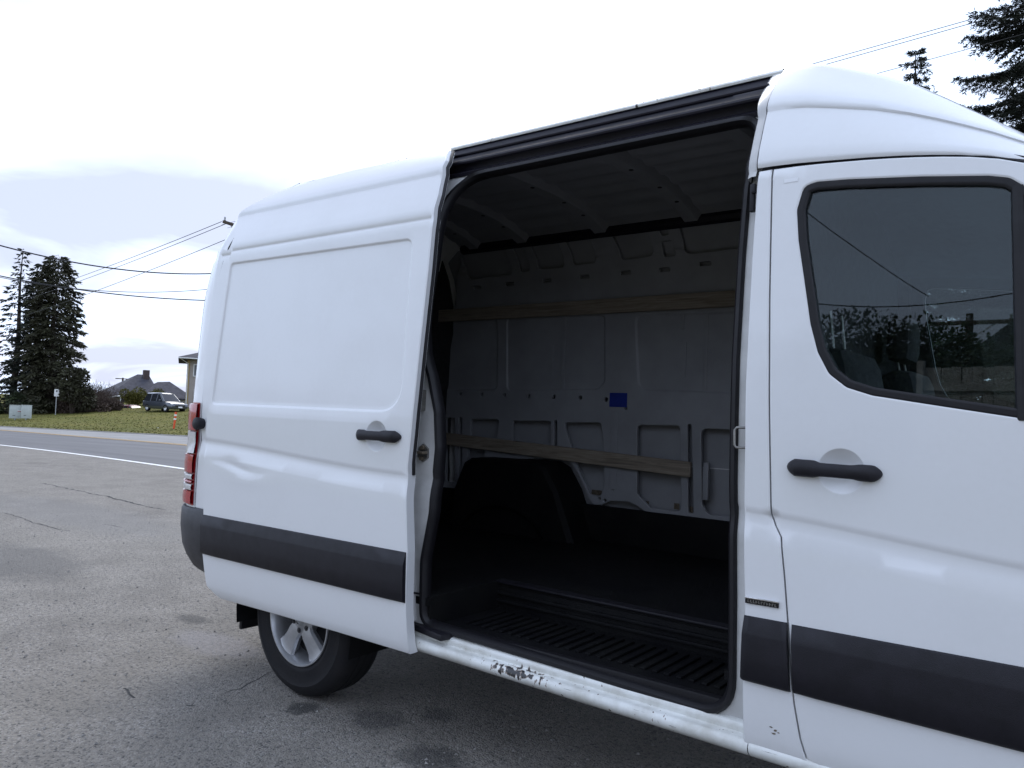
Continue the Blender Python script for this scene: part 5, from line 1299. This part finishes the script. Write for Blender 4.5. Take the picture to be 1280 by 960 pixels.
def wire(label, pts, r_=.014, n=24, sag=0., group='overhead wires', lo=0., hi=1.):
    """catenary-like curve through end points, given as 3-D points; three points give the sag"""
    P = [np.array(p, float) for p in pts]; out_ = []
    if len(P) == 2:
        for k in range(n+1): u = k/n; q = P[0]+(P[1]-P[0])*u; q = q-np.array([0, 0, 4*sag*u*(1-u)]); out_.append(q)
    else:
        a, b, c = P
        for k in range(n+1): u = lo+(hi-lo)*k/n; out_.append(a*(2*u-1)*(u-1)+b*4*u*(1-u)+c*u*(2*u-1))
    o = MB().tube(out_, r_, 6).build('overhead_wire', 'wire', None, fix=False); return tag(o, label, 'wire', group)
wire('thick sagging cable strung highest above the firs', [at(-110, 272, 33), at(110, 331, 36.5), at(285, 341, 40)], .032)
wire('cable passing behind the firs, upper strand of the lower pair', [at(-110, 318, 36), at(95, 361, 38), at(285, 359, 40)], .018)
wire('cable passing behind the firs, lower sagging strand of the lower pair', [at(-110, 318, 35.5), at(95, 361.5, 37.5), at(285, 376, 40)], .030)
for k, (l_, r__) in enumerate((((-60, 392, 95), (277, 277, 40)), ((-60, 398, 95), (284, 279, 40)), ((-60, 418, 95), (288, 297, 40)))):
    wire(('uppermost thin wire leading away from the crossarm past the firs', 'second thin wire leading away from the crossarm past the firs', 'thin lower wire leading away from the pole past the firs')[k], [at(*l_), at(*r__)], .016, sag=.6)
for k, (a_, b_) in enumerate((((277, 281, 40), (1255, 7, 16.4)), ((284, 285, 40), (1255, 12, 16.4)), ((288, 302, 40), (1225, 52, 17.2)))):
    a_ = at(*a_); b_ = at(*b_); e_ = a_+(b_-a_)*1.28
    wire(('thin upper power wire passing over the cab roof', 'thin second power wire passing over the cab roof', 'thin lowest power wire passing between the conifers')[k], [a_, e_], .008 if k < 2 else .007, sag=.14)
# ------------------------------------------------------------------ behind the photographer (mirrored in the door glass)
def refl(px_, py_, D):
    """point at path depth D seen in the front door's glass"""
    P = S(px_, py_); x, z = float(P[0]), float(P[2]); e_ = .03
    n_ = np.array([float(Ys(x+e_, z)-Ys(x-e_, z))/(2*e_), -1., float(Ys(x, z+e_)-Ys(x, z-e_))/(2*e_)]); n_[0] *= 1; n_ = np.array([n_[0], -1., n_[2]]); n_ /= np.linalg.norm(n_)
    d = ray(px_, py_); r_ = d-2*(d@n_)*n_; t0 = np.linalg.norm(P-CAM)/np.linalg.norm(d); return P+r_*(D-t0)
FE = [refl(1152, 458, 12.5), refl(1280, 460, 11.5)]
fy = FE[0]; fdv = FE[1]-FE[0]; fdv[2] = 0; fdv /= np.linalg.norm(fdv)
ztop = (FE[0][2]+FE[1][2])/2
fn = empty('wood_fence', (fy[0], fy[1], gz(fy[0], fy[1])), math.atan2(fdv[1], fdv[0]), 'weathered grey board fence mirrored in the cab window', 'fence')
g0 = gz(fy[0], fy[1]); fh = max(1.6, ztop-g0)
for k in range(70):
    x = .07+k*.145; p_ = fy+fdv*x; zb = gz(p_[0], p_[1])-g0
    hgt = fh-zb+rng.uniform(-.015, .015)
    MB().box((x, 0, zb+hgt/2), (.138, .022, hgt), Matrix.Rotation(rng.uniform(-.006, .006), 3, 'Y'), .003).build('board', 'fence_wood', fn, smooth=False, world=False)
for k in range(5):
    MB().box((k*2.45, .05, fh/2+.05), (.10, .10, fh+.16), None, .006).build('post', 'fence_wood', fn, world=False)
for z in (.3, fh-.3): MB().box((5.1, .035, z), (10.2, .04, .09)).build('rail', 'fence_wood', fn, smooth=False, world=False)
lab = ('round bushy tree mirrored behind the board fence', 'second bushy tree mirrored behind the board fence', 'dark tree mirrored left of the board fence', 'dark taller tree mirrored farthest from the fence', 'thick dark tree mirrored low in the cab window corner', 'broad dark tree behind the photographer beside the fence')
for k, (px_, py_, D_, w_) in enumerate(((1182, 420, 20, 3.6), (1216, 430, 21, 3.4), (1128, 432, 20, 4.4), (1095, 430, 21, 4.4), (1062, 424, 22, 4.6), (1035, 432, 23, 4.6))):
    t_ = refl(px_, py_, D_); g = gz(t_[0], t_[1]); shrub('bushy_tree', lab[k], (t_[0], t_[1], g), w_, (t_[2]-g)*1.05, 131+k, 'leaf_dark', 17000, .13, 'tree', lobes=16)
t_ = refl(1212, 392, 24); g = gz(t_[0], t_[1]); pole('utility pole mirrored above the board fence', (t_[0], t_[1], g), t_[2]-g, 0.)
wa = refl(1010, 378, 22); wb = refl(1120, 383, 21.5); wc = refl(1245, 370, 21); wd = refl(1310, 378, 21)
wire('overhead wire mirrored across the middle of the cab window', [wa, wb, wc], .02, lo=-.4, hi=1.5); 
wire('overhead wire mirrored sloping down across the cab window', [refl(995, 255, 12), refl(1070, 310, 13.5), refl(1140, 358, 15)], .009, lo=-.5, hi=1.15)
# neighbour's house with a steep roof, mirrored at the window's front edge
t_ = refl(1268, 420, 24); t_ = t_+fdv*3.4; g = gz(t_[0], t_[1]); hn = empty('steep_roof_house', (t_[0], t_[1], g), math.atan2(fdv[1], fdv[0]), 'house with a steep dark gable roof behind the board fence', 'house')
hp = t_[2]-g+2.2
MB().box((0, 0, hp*.25), (7, 8, hp*.5)).build('wall', 'siding', hn, smooth=False, world=False)
MB().add([(-4, -4.4, hp*.48), (4, -4.4, hp*.48), (0, -4.4, hp), (-4, 4.4, hp*.48), (4, 4.4, hp*.48), (0, 4.4, hp)], [(0, 2, 1), (3, 4, 5), (0, 3, 5, 2), (1, 2, 5, 4), (0, 1, 4, 3)]).build('roof', 'shingle', hn, smooth=False, world=False)
for x in (-1.8, 1.8): MB().box((x, -4.0, hp*.28), (1.2, .08, 1.2)).build('window', 'car_glass', hn, smooth=False, world=False)
